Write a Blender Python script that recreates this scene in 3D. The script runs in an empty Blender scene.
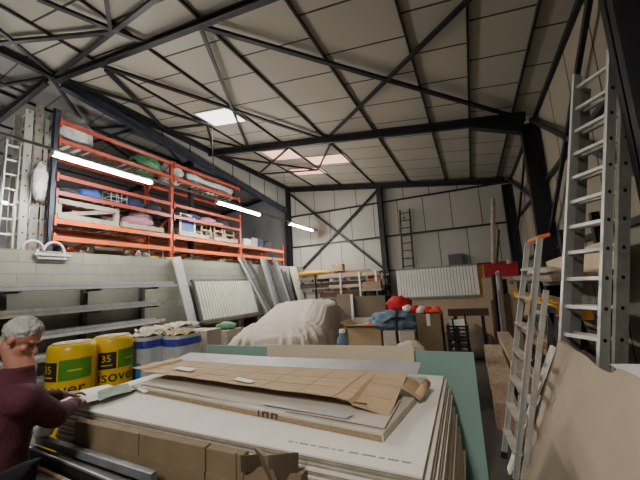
import bpy, bmesh, math, random
from mathutils import Vector, Matrix, noise
random.seed(7)
SC = bpy.context.scene
COL = SC.collection
V = Vector
PI = math.pi

# ------------------------------------------------------------------ materials
def srgb(h):
    h = h.lstrip('#')
    c = [int(h[i:i + 2], 16) / 255 for i in (0, 2, 4)]
    return tuple((x / 12.92 if x <= .04045 else ((x + .055) / 1.055) ** 2.4) for x in c) + (1,)

class NT:
    def __init__(s, name):
        s.m = bpy.data.materials.new(name); s.m.use_nodes = True
        s.t = s.m.node_tree; s.b = s.t.nodes['Principled BSDF']
    def n(s, typ, **kw):
        x = s.t.nodes.new(typ)
        for k, v in kw.items(): setattr(x, k, v)
        return x
    def l(s, a, b): s.t.links.new(a, b)
    def math(s, op, a, b=None, c=None):
        x = s.n('ShaderNodeMath', operation=op)
        for i, v in enumerate((a, b, c)):
            if v is None: continue
            if isinstance(v, (int, float)): x.inputs[i].default_value = v
            else: s.l(v, x.inputs[i])
        return x.outputs[0]
    def mix(s, f, a, b):
        x = s.n('ShaderNodeMix', data_type='RGBA')
        if isinstance(f, (int, float)): x.inputs[0].default_value = f
        else: s.l(f, x.inputs[0])
        for i, v in ((6, a), (7, b)):
            if isinstance(v, tuple): x.inputs[i].default_value = v
            else: s.l(v, x.inputs[i])
        return x.outputs[2]

MATS = {}
def mat(name, col, rough=.6, metal=0., var=.15, scale=6., bump=0., bscale=40., emit=0., stretch=(1, 1, 1), coord='obj', spec=None):
    t = NT(name); b = t.b
    c = srgb(col)
    tc = t.n('ShaderNodeTexCoord')
    mp = t.n('ShaderNodeMapping'); mp.inputs['Scale'].default_value = stretch
    t.l(tc.outputs['Object'], mp.inputs[0])
    nz = t.n('ShaderNodeTexNoise'); nz.inputs['Scale'].default_value = scale; nz.inputs['Detail'].default_value = 5
    t.l(mp.outputs[0], nz.inputs['Vector'])
    r = t.n('ShaderNodeMapRange'); r.inputs['From Min'].default_value = .3; r.inputs['From Max'].default_value = .7
    t.l(nz.outputs[0], r.inputs['Value'])
    d = tuple(x * (1 - var) for x in c[:3]) + (1,); u = tuple(min(1, x * (1 + var)) for x in c[:3]) + (1,)
    t.l(t.mix(r.outputs[0], d, u), b.inputs['Base Color'])
    b.inputs['Roughness'].default_value = rough; b.inputs['Metallic'].default_value = metal
    if spec is not None: b.inputs['Specular IOR Level'].default_value = spec
    if bump:
        n2 = t.n('ShaderNodeTexNoise'); n2.inputs['Scale'].default_value = bscale
        t.l(mp.outputs[0], n2.inputs['Vector'])
        bp = t.n('ShaderNodeBump'); bp.inputs['Strength'].default_value = bump; bp.inputs['Distance'].default_value = .02
        t.l(n2.outputs[0], bp.inputs['Height']); t.l(bp.outputs[0], b.inputs['Normal'])
    if emit:
        b.inputs['Emission Color'].default_value = c; b.inputs['Emission Strength'].default_value = emit
    MATS[name] = t.m
    return t.m

def panel_mat(name, col, dark, ax, period, width, row=None, rax=2, var=.12, jit=0., nscale=.6):
    """panels with dark joints: ax = 0/1 coordinate along which joints repeat; row = (z1, z2) changes the offset"""
    t = NT(name); g = t.n('ShaderNodeNewGeometry'); s = t.n('ShaderNodeSeparateXYZ'); t.l(g.outputs['Position'], s.inputs[0])
    x = s.outputs[ax]
    if row:
        for z, off in row:
            x = t.math('ADD', x, t.math('MULTIPLY', t.math('GREATER_THAN', s.outputs[rax], z), off))
    q = t.math('DIVIDE', x, period)
    fr = t.math('FRACT', q)
    m = t.math('LESS_THAN', fr, width / period)
    nz = t.n('ShaderNodeTexNoise'); nz.inputs['Scale'].default_value = nscale; nz.inputs['Detail'].default_value = 6
    t.l(g.outputs['Position'], nz.inputs['Vector'])
    cell = t.n('ShaderNodeTexWhiteNoise', noise_dimensions='1D'); t.l(t.math('FLOOR', q), cell.inputs['W'])
    f = t.math('ADD', t.math('MULTIPLY', nz.outputs[0], .75), t.math('MULTIPLY', cell.outputs[0], .3))
    c = srgb(col); a = tuple(v * (1 - var) for v in c[:3]) + (1,); b = tuple(min(1, v * (1 + var)) for v in c[:3]) + (1,)
    base = t.mix(f, a, b)
    t.l(t.mix(m, base, srgb(dark)), t.b.inputs['Base Color'])
    t.b.inputs['Roughness'].default_value = .75
    MATS[name] = t.m
    return t.m

def block_mat(name):
    t = NT(name); g = t.n('ShaderNodeNewGeometry'); s = t.n('ShaderNodeSeparateXYZ'); t.l(g.outputs['Position'], s.inputs[0])
    cb = t.n('ShaderNodeCombineXYZ'); t.l(s.outputs[1], cb.inputs[0]); t.l(s.outputs[2], cb.inputs[1])
    br = t.n('ShaderNodeTexBrick'); t.l(cb.outputs[0], br.inputs['Vector'])
    br.inputs['Scale'].default_value = 1; br.inputs['Brick Width'].default_value = .5; br.inputs['Row Height'].default_value = .2
    br.inputs['Mortar Size'].default_value = .008
    br.inputs['Color1'].default_value = srgb('#9a998d'); br.inputs['Color2'].default_value = srgb('#919085'); br.inputs['Mortar'].default_value = srgb('#83827a')
    nz = t.n('ShaderNodeTexNoise'); nz.inputs['Scale'].default_value = 1.6; nz.inputs['Detail'].default_value = 6; t.l(g.outputs['Position'], nz.inputs['Vector'])
    r = t.n('ShaderNodeMapRange'); r.inputs['From Min'].default_value = .45; r.inputs['From Max'].default_value = .75; t.l(nz.outputs[0], r.inputs['Value'])
    t.l(t.mix(t.math('MULTIPLY', r.outputs[0], .5), br.outputs[0], srgb('#77776c')), t.b.inputs['Base Color'])
    bp = t.n('ShaderNodeBump'); bp.inputs['Strength'].default_value = .5; bp.inputs['Distance'].default_value = .01
    t.l(br.outputs['Fac'], bp.inputs['Height']); bp.invert = True; t.l(bp.outputs[0], t.b.inputs['Normal'])
    t.b.inputs['Roughness'].default_value = .9
    MATS[name] = t.m
    return t.m

def emit_mat(name, col, strength, base=None):
    t = NT(name); t.b.inputs['Base Color'].default_value = srgb(base or col)
    t.b.inputs['Emission Color'].default_value = srgb(col); t.b.inputs['Emission Strength'].default_value = strength
    MATS[name] = t.m
    return t.m

def skylight_mat(name, col, strength):
    t = NT(name); tc = t.n('ShaderNodeNewGeometry'); s = t.n('ShaderNodeSeparateXYZ'); t.l(tc.outputs['Position'], s.inputs[0])
    a = t.math('LESS_THAN', t.math('FRACT', t.math('DIVIDE', s.outputs[0], .34)), .1)
    b = t.math('LESS_THAN', t.math('FRACT', t.math('DIVIDE', s.outputs[1], .12)), .16)
    m = t.math('MAXIMUM', a, b)
    c = srgb(col); d = tuple(v * .5 for v in c[:3]) + (1,)
    t.l(t.mix(m, c, d), t.b.inputs['Emission Color']); t.b.inputs['Emission Strength'].default_value = strength
    t.b.inputs['Base Color'].default_value = c
    MATS[name] = t.m

mat('concrete', '#4b4741', .6, var=.45, scale=1.8, bump=.2)
BAYS = [(x, .475 if i % 2 else -.475) for i, x in enumerate((-6.1, -4.75, -3.33, -1.9, -.51, .35, 1.2))]
panel_mat('ceiling_panel', '#a09c90', '#2b2a27', 1, .95, .035, row=BAYS, rax=0, var=.16)
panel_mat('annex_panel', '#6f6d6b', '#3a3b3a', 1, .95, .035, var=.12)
panel_mat('back_panel', '#aeada4', '#2e2c29', 0, 1.0, .025, row=((3.57, .45), (5.01, -.28)), var=.2)
panel_mat('side_panel', '#8f8878', '#1f1c18', 1, 1.02, .04, row=((3.57, .5), (5.01, -.3)), var=.15)
panel_mat('ridge_panel', '#918f88', '#2a2a2a', 1, 1.0, .05, var=.15)
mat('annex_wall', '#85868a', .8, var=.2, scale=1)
block_mat('block')
mat('dark_steel', '#26262b', .5, .3, var=.25, scale=4)
mat('blue_steel', '#3a404c', .5, .4, var=.25, scale=4)
mat('red_steel', '#9a4032', .45, .05, var=.15, scale=3)
mat('orange_steel', '#e0601c', .4, .05, var=.12, scale=3)
mat('upright_steel', '#9c4633', .45, .1, var=.25, scale=5)
mat('aluminium', '#cfcec8', .42, .25, var=.12, scale=9, stretch=(1, 1, .1))
mat('old_aluminium', '#aeaaa0', .5, .2, var=.2, scale=9)
mat('galvanised', '#c3c7ca', .38, .7, var=.18, scale=12)
mat('pale_metal', '#d9dcdd', .4, .35, var=.1, scale=10)
mat('dull_metal', '#8d9092', .45, .5, var=.2, scale=8)
mat('black_metal', '#17171a', .5, .3, var=.3)
mat('plaster', '#d8d3c8', .85, var=.06, scale=3, bump=.05)
mat('plaster_core', '#b9b2a3', .9, var=.12, scale=20)
mat('plaster_dark', '#8f8672', .9, var=.2, scale=14)
mat('green_board', '#84a298', .8, var=.07, scale=2)
mat('cardboard', '#b59a78', .85, var=.1, scale=5, bump=.08, bscale=25, stretch=(1, 8, 1))
mat('cardboard_b', '#78674e', .85, var=.14, scale=5, bump=.08)
mat('cardboard_dark', '#5c4d3d', .9, var=.18, scale=5)
mat('cardboard_edge', '#8f7a5c', .9, var=.2, scale=60)
mat('greyboard', '#b9b0a2', .8, var=.1, scale=4)
mat('grey_flap', '#a8a6a3', .5, var=.1, scale=5)
mat('beige_board', '#c9bba4', .85, var=.07, scale=2)
mat('chipboard', '#cdbf9f', .8, var=.1, scale=6)
mat('hardboard', '#a89a84', .8, var=.07, scale=3)
mat('hardboard_back', '#97876e', .85, var=.1, scale=3)
mat('brown_board', '#6f6253', .8, var=.1, scale=3)
mat('wood', '#b39f85', .75, var=.22, scale=5, stretch=(6, 1, 6), bump=.15)
mat('wood_old', '#867565', .8, var=.28, scale=5, stretch=(6, 1, 6), bump=.2)
mat('wood_grey', '#a39a8c', .8, var=.2, scale=6)
mat('wood_dark', '#4a3a2c', .8, var=.3, scale=5)
mat('wood_red', '#9c7f6a', .8, var=.2, scale=4, stretch=(6, 1, 6), bump=.15)
mat('yellow_tarp', '#c79a3a', .6, var=.2, scale=5, bump=.3, bscale=8)
mat('yellow_film', '#e3bb1f', .3, var=.1, scale=6, bump=.25, bscale=14)
mat('green_film', '#4f8a24', .35, var=.18, scale=7)
mat('black_film', '#2c2228', .4, var=.15)
mat('white_film', '#bfc2c6', .3, var=.1, scale=7, bump=.3, bscale=12)
mat('blue_film', '#37409b', .35, var=.15)
mat('sky_film', '#3f86b8', .35, var=.1)
mat('green_tape', '#2c6e52', .5)
mat('mineral_wool', '#bfae88', .95, var=.3, scale=16, bump=.8, bscale=30)
mat('wool_white', '#c9c3b3', .95, var=.18, scale=18, bump=.8, bscale=30)
mat('dust_sheet', '#bdb3a8', .9, var=.07, scale=3, bump=.6, bscale=5, stretch=(1.6, .7, 1))
mat('white_ribbed', '#e9e8e0', .5, var=.06, scale=3)
mat('cream_ribbed', '#c6c8ba', .5, var=.08, scale=3)
mat('rack_back', '#77776e', .7, var=.2, scale=2)
mat('rack_post', '#4a4a48', .6, .2)
mat('grey_frame', '#5e6164', .5, .2)
mat('paper', '#e6e5e3', .8, var=.03)
mat('paper_green', '#7f9181', .8, var=.25, scale=24)
mat('white_plastic', '#e2e2e0', .45, var=.05)
mat('blue_fabric', '#64788c', .85, var=.25, scale=8, bump=.4, bscale=10)
mat('dark_blue', '#27304f', .8, var=.3, scale=6)
mat('navy_box', '#2d4f9e', .5, var=.15)
mat('red_fabric', '#c8202a', .8, var=.15, scale=7, bump=.3, bscale=10)
mat('red_orange', '#d65a3c', .6, var=.25, scale=10)
mat('red_panel', '#a81c2b', .55, var=.12, scale=3)
mat('pink_fabric', '#b67f92', .8, var=.3, scale=9, bump=.3)
mat('maroon_fabric', '#451722', .9, var=.2, scale=14, bump=.3, bscale=60)
mat('trouser_fabric', '#1d1d24', .9, var=.2, scale=10)
mat('skin', '#a06c5a', .55, var=.08, scale=14)
mat('grey_hair', '#a09c98', .8, var=.3, scale=40, stretch=(1, 1, .3), bump=.6, bscale=60)
mat('clear_wrap', '#b9b9bb', .3, var=.25, scale=8, bump=.7, bscale=14)
mat('green_bag', '#4a7a58', .6, var=.4, scale=9, bump=.6, bscale=12)
mat('black_plastic', '#1e1e20', .5, var=.2)
mat('dark_cloth', '#33323a', .9, var=.3, scale=8)
mat('orange_plastic', '#d9692c', .4, var=.08)
mat('ink_faint', '#8b857b', .8)
mat('ink', '#3b3734', .8)
mat('label_white', '#dcdad5', .6)
mat('yellow_paint', '#e0b93c', .5)
mat('light_housing', '#d8d8d6', .5)
emit_mat('tube_glow', '#fffbf2', 120)
skylight_mat('skylight_white', '#fffdfa', 1.9)
skylight_mat('skylight_pink', '#ffc3aa', 1.0)

# ------------------------------------------------------------------ mesh building
ORG = {}
class MB:
    def __init__(s): s.v = []; s.f = []
    def add(s, vs, fs):
        o = len(s.v); s.v += [V(p) for p in vs]; s.f += [tuple(i + o for i in f) for f in fs]; return s
    def box(s, x0, x1, y0, y1, z0, z1):
        return s.ob(((x0 + x1) / 2, (y0 + y1) / 2, (z0 + z1) / 2), ((x1 - x0) / 2, 0, 0), (0, (y1 - y0) / 2, 0), (0, 0, (z1 - z0) / 2))
    def ob(s, c, a, b, d):
        c, a, b, d = V(c), V(a), V(b), V(d)
        vs = [c - a - b - d, c + a - b - d, c + a + b - d, c - a + b - d, c - a - b + d, c + a - b + d, c + a + b + d, c - a + b + d]
        fs = [(0, 3, 2, 1), (4, 5, 6, 7), (0, 1, 5, 4), (1, 2, 6, 5), (2, 3, 7, 6), (3, 0, 4, 7)]
        if a.cross(b).dot(d) < 0: fs = [f[::-1] for f in fs]
        return s.add(vs, fs)
    def bar(s, p, q, w, h, up=(0, 0, 1)):
        p, q, up = V(p), V(q), V(up)
        t = (q - p).normalized(); x = t.cross(up)
        if x.length < 1e-4: x = t.cross(V((1, 0, 0)))
        x.normalize(); y = x.cross(t).normalized()
        return s.ob((p + q) / 2, x * w / 2, (q - p) / 2, y * h / 2)
    def chan(s, p, q, w, h, th=.004, up=(0, 0, 1)):
        """U channel open along +up"""
        p, q, up = V(p), V(q), V(up)
        t = (q - p).normalized(); x = t.cross(up).normalized(); y = x.cross(t).normalized()
        L = (q - p) / 2; c = (p + q) / 2
        s.ob(c - y * (h / 2 - th / 2), x * w / 2, L, y * th / 2)
        for k in (-1, 1): s.ob(c + x * k * (w / 2 - th / 2), x * th / 2, L, y * h / 2)
        return s
    def ibeam(s, p, q, w, h, t=.03, up=(0, 0, 1)):
        p, q, up = V(p), V(q), V(up)
        d = (q - p).normalized(); x = d.cross(up)
        if x.length < 1e-4: x = d.cross(V((0, 1, 0)))
        x.normalize(); y = x.cross(d).normalized(); L = (q - p) / 2; c = (p + q) / 2
        s.ob(c, x * t / 2, L, y * h / 2)
        for k in (-1, 1): s.ob(c + y * k * (h / 2 - t / 2), x * w / 2, L, y * t / 2)
        return s
    def tube(s, pts, r, n=8, cap=True):
        pts = [V(p) for p in pts]; rs = r if isinstance(r, (list, tuple)) else [r] * len(pts)
        rings = []; prev = None
        for i, p in enumerate(pts):
            t = (pts[min(i + 1, len(pts) - 1)] - pts[max(i - 1, 0)]).normalized()
            if prev is None:
                x = t.cross(V((0, 0, 1)))
                if x.length < 1e-3: x = t.cross(V((1, 0, 0)))
            else: x = prev - t * prev.dot(t)
            x.normalize(); prev = x; y = t.cross(x)
            rings.append([p + (x * math.cos(2 * PI * k / n) + y * math.sin(2 * PI * k / n)) * rs[i] for k in range(n)])
        vs = [p for R_ in rings for p in R_]; fs = []
        for i in range(len(pts) - 1):
            for k in range(n):
                a, b = i * n + k, i * n + (k + 1) % n
                fs.append((a, b, b + n, a + n))
        if cap: fs += [tuple(range(n))[::-1], tuple(range((len(pts) - 1) * n, len(pts) * n))]
        return s.add(vs, fs)
    def lathe(s, c, prof, n=24, sx=1, sy=1, a0=0):
        c = V(c); vs = []; fs = []
        for r, z in prof:
            vs += [c + V((math.cos(a0 + 2 * PI * k / n) * r * sx, math.sin(a0 + 2 * PI * k / n) * r * sy, z)) for k in range(n)]
        for i in range(len(prof) - 1):
            for k in range(n):
                a, b = i * n + k, i * n + (k + 1) % n
                fs.append((a, b, b + n, a + n))
        fs += [tuple(range(n))[::-1], tuple(range((len(prof) - 1) * n, len(prof) * n))]
        return s.add(vs, fs)
    def prism(s, poly, off):
        off = V(off); n = len(poly); P = [V(p) for p in poly]
        vs = P + [p + off for p in P]
        fs = [tuple(range(n))[::-1], tuple(range(n, 2 * n))] + [(k, (k + 1) % n, (k + 1) % n + n, k + n) for k in range(n)]
        return s.add(vs, fs)
    def grid(s, fn, nu, nv, thick=None):
        vs = [V(fn(i / nu, j / nv)) for j in range(nv + 1) for i in range(nu + 1)]
        W = nu + 1
        fs = [(j * W + i, j * W + i + 1, (j + 1) * W + i + 1, (j + 1) * W + i) for j in range(nv) for i in range(nu)]
        if thick is None: return s.add(vs, fs)
        off = V(thick); N = len(vs)
        vs2 = vs + [p + off for p in vs]
        fs2 = [f[::-1] for f in fs] + [tuple(i + N for i in f) for f in fs]
        edge = [i for i in range(nu)] ; loop = list(range(W)) + [j * W + nu for j in range(1, nv + 1)] + [nv * W + i for i in range(nu - 1, -1, -1)] + [j * W for j in range(nv - 1, 0, -1)]
        for a, b in zip(loop, loop[1:] + loop[:1]): fs2.append((a, b, b + N, a + N))
        return s.add(vs2, fs2)
    def blob(s, c, r, amp=.15, freq=3., seed=0, flat=-.8, sub=3):
        """soft lumpy bag: displaced sphere with a flattened underside"""
        bm = bmesh.new(); bmesh.ops.create_icosphere(bm, subdivisions=sub, radius=1)
        c = V(c); vs = []
        for v in bm.verts:
            d = v.co.normalized()
            k = 1 + amp * (noise.noise(d * freq + V((seed * 3.1, seed, 0))) + .5 * noise.noise(d * freq * 2.7 + V((seed, 0, 9))))
            p = d * k; p.z = max(p.z, flat)
            vs.append(c + V((p.x * r[0], p.y * r[1], p.z * r[2])))
        fs = [tuple(v.index for v in f.verts) for f in bm.faces]
        bm.free()
        return s.add(vs, fs)
    def build(s, name, m, parent=None, smooth=False, bevel=0., cat=None, label=None, group=None, kind=None, extra=None):
        nf = len(s.f)
        if extra: s.add(extra[0].v, extra[0].f)
        me = bpy.data.meshes.new(name)
        if parent is None:
            xs = [p.x for p in s.v]; ys = [p.y for p in s.v]; zs = [p.z for p in s.v]
            org = V(((min(xs) + max(xs)) / 2, (min(ys) + max(ys)) / 2, min(zs)))
        else: org = ORG[parent.name]
        me.from_pydata([p - org for p in s.v], [], s.f)
        bm = bmesh.new(); bm.from_mesh(me); bmesh.ops.recalc_face_normals(bm, faces=bm.faces); bm.to_mesh(me); bm.free()
        me.validate()
        if smooth:
            for p in me.polygons: p.use_smooth = True
        me.materials.append(MATS[m] if isinstance(m, str) else m)
        if extra:
            me.materials.append(MATS[extra[1]])
            for p in me.polygons:
                if p.index >= nf: p.material_index = 1
        o = bpy.data.objects.new(name, me); COL.objects.link(o)
        ORG[o.name] = org
        if parent is None: o.location = org
        else: o.parent = parent
        if bevel:
            md = o.modifiers.new('bevel', 'BEVEL'); md.width = bevel; md.segments = 2; md.limit_method = 'ANGLE'
        tag(o, label, cat, group, kind)
        return o

def tag(o, label=None, cat=None, group=None, kind=None):
    for k, v in (('label', label), ('category', cat), ('group', group), ('kind', kind)):
        if v: o[k] = v
    return o

def thing(name, label, cat, loc, group=None):
    o = bpy.data.objects.new(name, None); COL.objects.link(o); o.location = loc; o.empty_display_size = .1
    ORG[o.name] = V(loc)
    return tag(o, label, cat, group)

def copy_tree(o, loc, label=None, rotz=0, group=None):
    c = o.copy(); COL.objects.link(c); c.location = loc; c.rotation_euler.z = rotz; ORG[c.name] = V(loc)
    if label: c['label'] = label
    if group: c['group'] = group
    for ch in list(o.children):
        d = ch.copy(); COL.objects.link(d); d.parent = c
        for g in list(ch.children):
            e = g.copy(); COL.objects.link(e); e.parent = d
    return c

def S(mb, name, m, **k): return mb.build(name, m, kind='structure', **k)
ORD = 'first second third fourth fifth sixth seventh eighth ninth tenth eleventh twelfth thirteenth fourteenth fifteenth sixteenth seventeenth eighteenth nineteenth twentieth'.split()

# ------------------------------------------------------------------ the hall
XR, XL, YB, YF = 1.62, -7.5, 13.0, -6.0
ZR = lambda x: 5.42 - .143 * x if x >= XL else 6.4925 + .143 * (x - XL)      # underside of roof panels
S(MB().box(-13.2, XR + .3, YF - .2, YB + .3, -.2, 0), 'floor', 'concrete')
S(MB().prism([(XL, YB, 0), (XR + .2, YB, 0), (XR + .2, YB, ZR(XR) + .1), (XL, YB, ZR(XL) + .1)], (0, .2, 0)), 'wall_back', 'back_panel')
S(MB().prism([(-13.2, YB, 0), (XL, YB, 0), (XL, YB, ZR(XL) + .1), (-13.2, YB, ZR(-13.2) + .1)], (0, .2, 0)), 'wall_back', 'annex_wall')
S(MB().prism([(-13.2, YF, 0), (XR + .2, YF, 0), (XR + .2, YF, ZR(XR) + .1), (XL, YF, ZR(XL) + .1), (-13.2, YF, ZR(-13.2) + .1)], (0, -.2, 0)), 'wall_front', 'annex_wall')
S(MB().box(XR, XR + .2, YF, YB, 0, ZR(XR) + .1), 'wall_right', 'side_panel')
S(MB().box(-13.2, -13.0, YF, YB, 0, ZR(-13.2) + .1), 'wall_left', 'annex_wall')
S(MB().box(-7.05, -6.85, YF, YB, 0, 2.62), 'wall_partition', 'block')
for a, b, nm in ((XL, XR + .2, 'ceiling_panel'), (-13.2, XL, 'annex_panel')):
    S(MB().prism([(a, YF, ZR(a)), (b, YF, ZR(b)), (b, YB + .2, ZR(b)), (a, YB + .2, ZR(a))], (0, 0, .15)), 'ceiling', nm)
# wedge of panelling between ridge and the falling eaves beam of the annex
zb = lambda y: 6.34 - (y - 3.6) * .118
S(MB().prism([(XL, 3.6, zb(3.6)), (XL, YB, zb(YB)), (XL, YB, ZR(XL)), (XL, 3.6, ZR(XL))], (-.1, 0, 0)), 'wall_ridge', 'ridge_panel')

ST = 'dark_steel'
# rafters
for y in (-1.4, 3.3, 7.82, 12.86):
    hh = .11 if y < 5 else .2
    S(MB().ibeam((XL, y + (.1 if y < 5 else 0), ZR(XL) - (.2 if y < 5 else .27) + hh / 2), (XR - .2, y - (.15 if y < 5 else 0), ZR(XR - .2) - (.2 if y < 5 else .27) + hh / 2), .1, hh), 'roof_beam', ST)
    S(MB().ibeam((XL - .1, y, ZR(XL) - .2), (-13, y, ZR(-13) - .2), .1, .14), 'roof_beam', ST)
# haunches at the right columns
for y in (3.3, 7.82):
    S(MB().prism([(XR - .25, y - .1, ZR(XR - .25) - .3), (XR - 1.3, y - .1, ZR(XR - 1.3) - .3), (XR - .3, y - .1, ZR(XR) - .5)], (0, .2, 0)), 'roof_beam', ST)
# purlins
for x in (1.2, .35, -.51, -1.9, -3.33, -4.75, -6.1):
    S(MB().box(x - .016, x + .016, YF, YB, ZR(x) - .055, ZR(x) - .003), 'roof_beam', ST)
for x in (-8.8, -10.1, -11.5):
    S(MB().box(x - .016, x + .016, YF, YB, ZR(x) - .055, ZR(x) - .003), 'roof_beam', ST)
# ridge beam and the falling annex beam
S(MB().ibeam((XL + .08, YF, ZR(XL) - .12), (XL + .08, YB, ZR(XL) - .12), .1, .16), 'roof_beam', ST)
S(MB().ibeam((XL + .04, 3.5, 6.3), (XL + .04, 12.8, zb(12.8)), .14, .2), 'roof_beam', 'blue_steel')
# roof bracing, laid just under the purlins
def brace(a, b, w=.06):
    z = lambda x: ZR(x) - .1
    S(MB().bar((a[0], a[1], z(a[0])), (b[0], b[1], z(b[0])), w, .05), 'roof_brace', ST)
for a, b, w in (((-3.38, 3.36), (1.24, 7.9), .08), ((1.24, 3.36), (-3.33, 8.0), .07), ((-6.1, 3.36), (-3.33, 8.0), .075),
                ((-3.38, 3.36), (-6.0, 8.0), .06), ((-6.1, 3.6), (-7.44, 6.05), .08), ((-7.42, 3.6), (-5.95, 6.15), .07),
                ((-7.44, 6.05), (-5.95, 6.15), .07), ((-5.95, 6.15), (-7.42, 8.0), .06), ((-7.44, 6.05), (-6.0, 8.0), .06),
                ((-7.42, 8.3), (-4.75, 10.5), .06), ((-4.75, 8.3), (-7.42, 10.5), .06), ((-7.42, 10.5), (-4.75, 10.5), .05), ((-3.3, 8.3), (-4.75, 10.5), .05),
                ((-7.42, 3.36), (-3.33, 2.7), .07), ((-4.9, 2.94), (-7.3, 2.36), .07), ((-5.25, 2.1), (-4.6, 3.3), .07), ((-4.9, 2.94), (-3.6, 2.0), .06), ((-6.1, 1.2), (-7.42, 3.36), .06)):
    brace(a, b, w)
for a, b in (((-7.55, 3.36), (-8.8, 4.8)), ((-8.8, 4.8), (-7.6, 5.6)), ((-9.4, 5.2), (-7.6, 5.6)), ((-7.6, 5.6), (-8.8, 8.0)), ((-7.6, 3.3), (-9.6, 2.4)), ((-8.4, 3.4), (-8.4, 1.8)),
             ((-9.6, 3.4), (-8.2, 2.2)), ((-8.8, 4.8), (-10.1, 8.0)), ((-7.6, 8.1), (-10.1, 12.5))):
    brace(a, b, .06)
# columns
S(MB().ibeam((-3.09, 12.82, 0), (-3.09, 12.82, ZR(-3.09) - .3), .2, .22, up=(0, 1, 0)), 'wall_column', ST)
S(MB().ibeam((XL + .04, 12.82, 0), (XL + .04, 12.82, ZR(XL) - .2), .22, .22, up=(0, 1, 0)), 'wall_column', ST)
for y in (-1.4, 3.3, 7.82, 12.8):
    S(MB().ibeam((XR - .17, y, 0), (XR - .17, y, ZR(XR) - .3), .22, .32, up=(1, 0, 0)), 'wall_column', ST)
S(MB().ibeam((-7.66, 7.2, 2.7), (-7.66, 7.2, 6.2), .12, .12, up=(1, 0, 0)), 'wall_column', ST)
# girts and wall bracing
for z in (3.57, 5.01, 2.18):
    S(MB().box(XL, XR, YB - .07, YB - .002, z - .03, z + .03), 'wall_beam', ST)
    S(MB().box(XR - .07, XR - .002, YF, YB, z - .035, z + .035), 'wall_beam', ST)
for a, b in (((XL + .1, 6.15), (-3.12, 2.2)), ((-3.1, 5.6), (XL + .3, 2.3))):
    S(MB().bar((a[0], YB - .1, a[1]), (b[0], YB - .1, b[1]), .04, .08), 'wall_brace', ST)
for a, b in (((3.6, 5.0), (7.9, 2.4)), ((7.9, 5.0), (3.6, 2.4)), ((8.2, 3.2), (12.6, 5.0)), ((8.2, 5.0), (12.6, 3.0))):
    S(MB().bar((XR - .11, a[0], a[1]), (XR - .11, b[0], b[1]), .05, .08), 'wall_brace', ST)
# skylights
k = 1
for x0, x1, y0, y1, m in ((-5.93, -4.9, 5.72, 6.44, 'skylight_white'), (-5.85, -4.75, 8.5, 9.35, 'skylight_pink'), (-4.66, -3.3, 9.35, 10.15, 'skylight_pink'), (-5.93, -4.68, 10.45, 11.15, 'skylight_pink')):
    f = MB()
    for (a, b, c, d) in ((x0 - .04, x1 + .04, y0 - .04, y0), (x0 - .04, x1 + .04, y1, y1 + .04), (x0 - .04, x0, y0, y1), (x1, x1 + .04, y0, y1)):
        f.prism([(a, c, ZR(a) - .03), (b, c, ZR(b) - .03), (b, d, ZR(b) - .03), (a, d, ZR(a) - .03)], (0, 0, .03))
    w = S(f, 'window_%d' % k, 'wood_grey')
    MB().prism([(x0, y0, ZR(x0) - .02), (x1, y0, ZR(x1) - .02), (x1, y1, ZR(x1) - .02), (x0, y1, ZR(x0) - .02)], (0, 0, .015)).build('pane', m, w)
    k += 1

# ------------------------------------------------------------------ fluorescent lights on a suspended rail
LX, LZ = -5.9, 4.09
MB().box(LX - .02, LX + .02, YF + .2, 12.6, LZ + .0405, LZ + .08).build('conduit_rail', 'dull_metal', cat='rail', label='thin grey metal rail running the hall above the hanging tube lights')
def tube_light(x, y0, y1, z, label, m='tube_glow'):
    t = thing('fluorescent_light', label, 'light', (x, (y0 + y1) / 2, z), 'hanging tube lights')
    MB().box(x - .04, x + .04, y0 - .03, y1 + .03, z, z + .04).build('housing', 'light_housing', t, bevel=.008)
    for s in (-1, 1): MB().tube([(x + s * .035, y0, z - .022), (x + s * .035, y1, z - .022)], .02, 8).build('lamp_tube', m, t)
    if x < -7: MB().tube([(x, (y0 + y1) / 2, z + .04), (x, (y0 + y1) / 2, ZR(x))], .008, 6).build('hanging_rod', 'grey_frame', t)
    for e in (y0 - .02, y1 + .02): MB().box(x - .06, x + .06, e - .012, e + .012, z - .05, z).build('end_cap', 'light_housing', t)
    return t
tube_light(LX, 2.72, 4.46, LZ, 'long glowing tube light nearest the ladders, in front of the first rack bay')
tube_light(LX, 6.45, 8.3, LZ, 'glowing tube light hung below the white skylight, middle of the row')
tube_light(LX, 10.2, 12.05, LZ, 'smallest and farthest glowing tube light near the back wall corner')
tube_light(-10.2, 1.4, 3.78, 4.2, 'glowing tube light in the dark bay behind the upright ladders')
for y, zt in ((6.3, 6.24), (10.0, 6.24)):
    MB().tube([(LX, y, LZ + .085), (LX, y, ZR(LX) - .02)], .007, 6).build('hanging_rod', 'grey_frame', cat='rod', group='rods holding the light rail',
        label={6.3: 'thin pale hanging rod left of the white skylight', 10.0: 'thin hanging rod holding the rail near the back wall'}[y])

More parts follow.
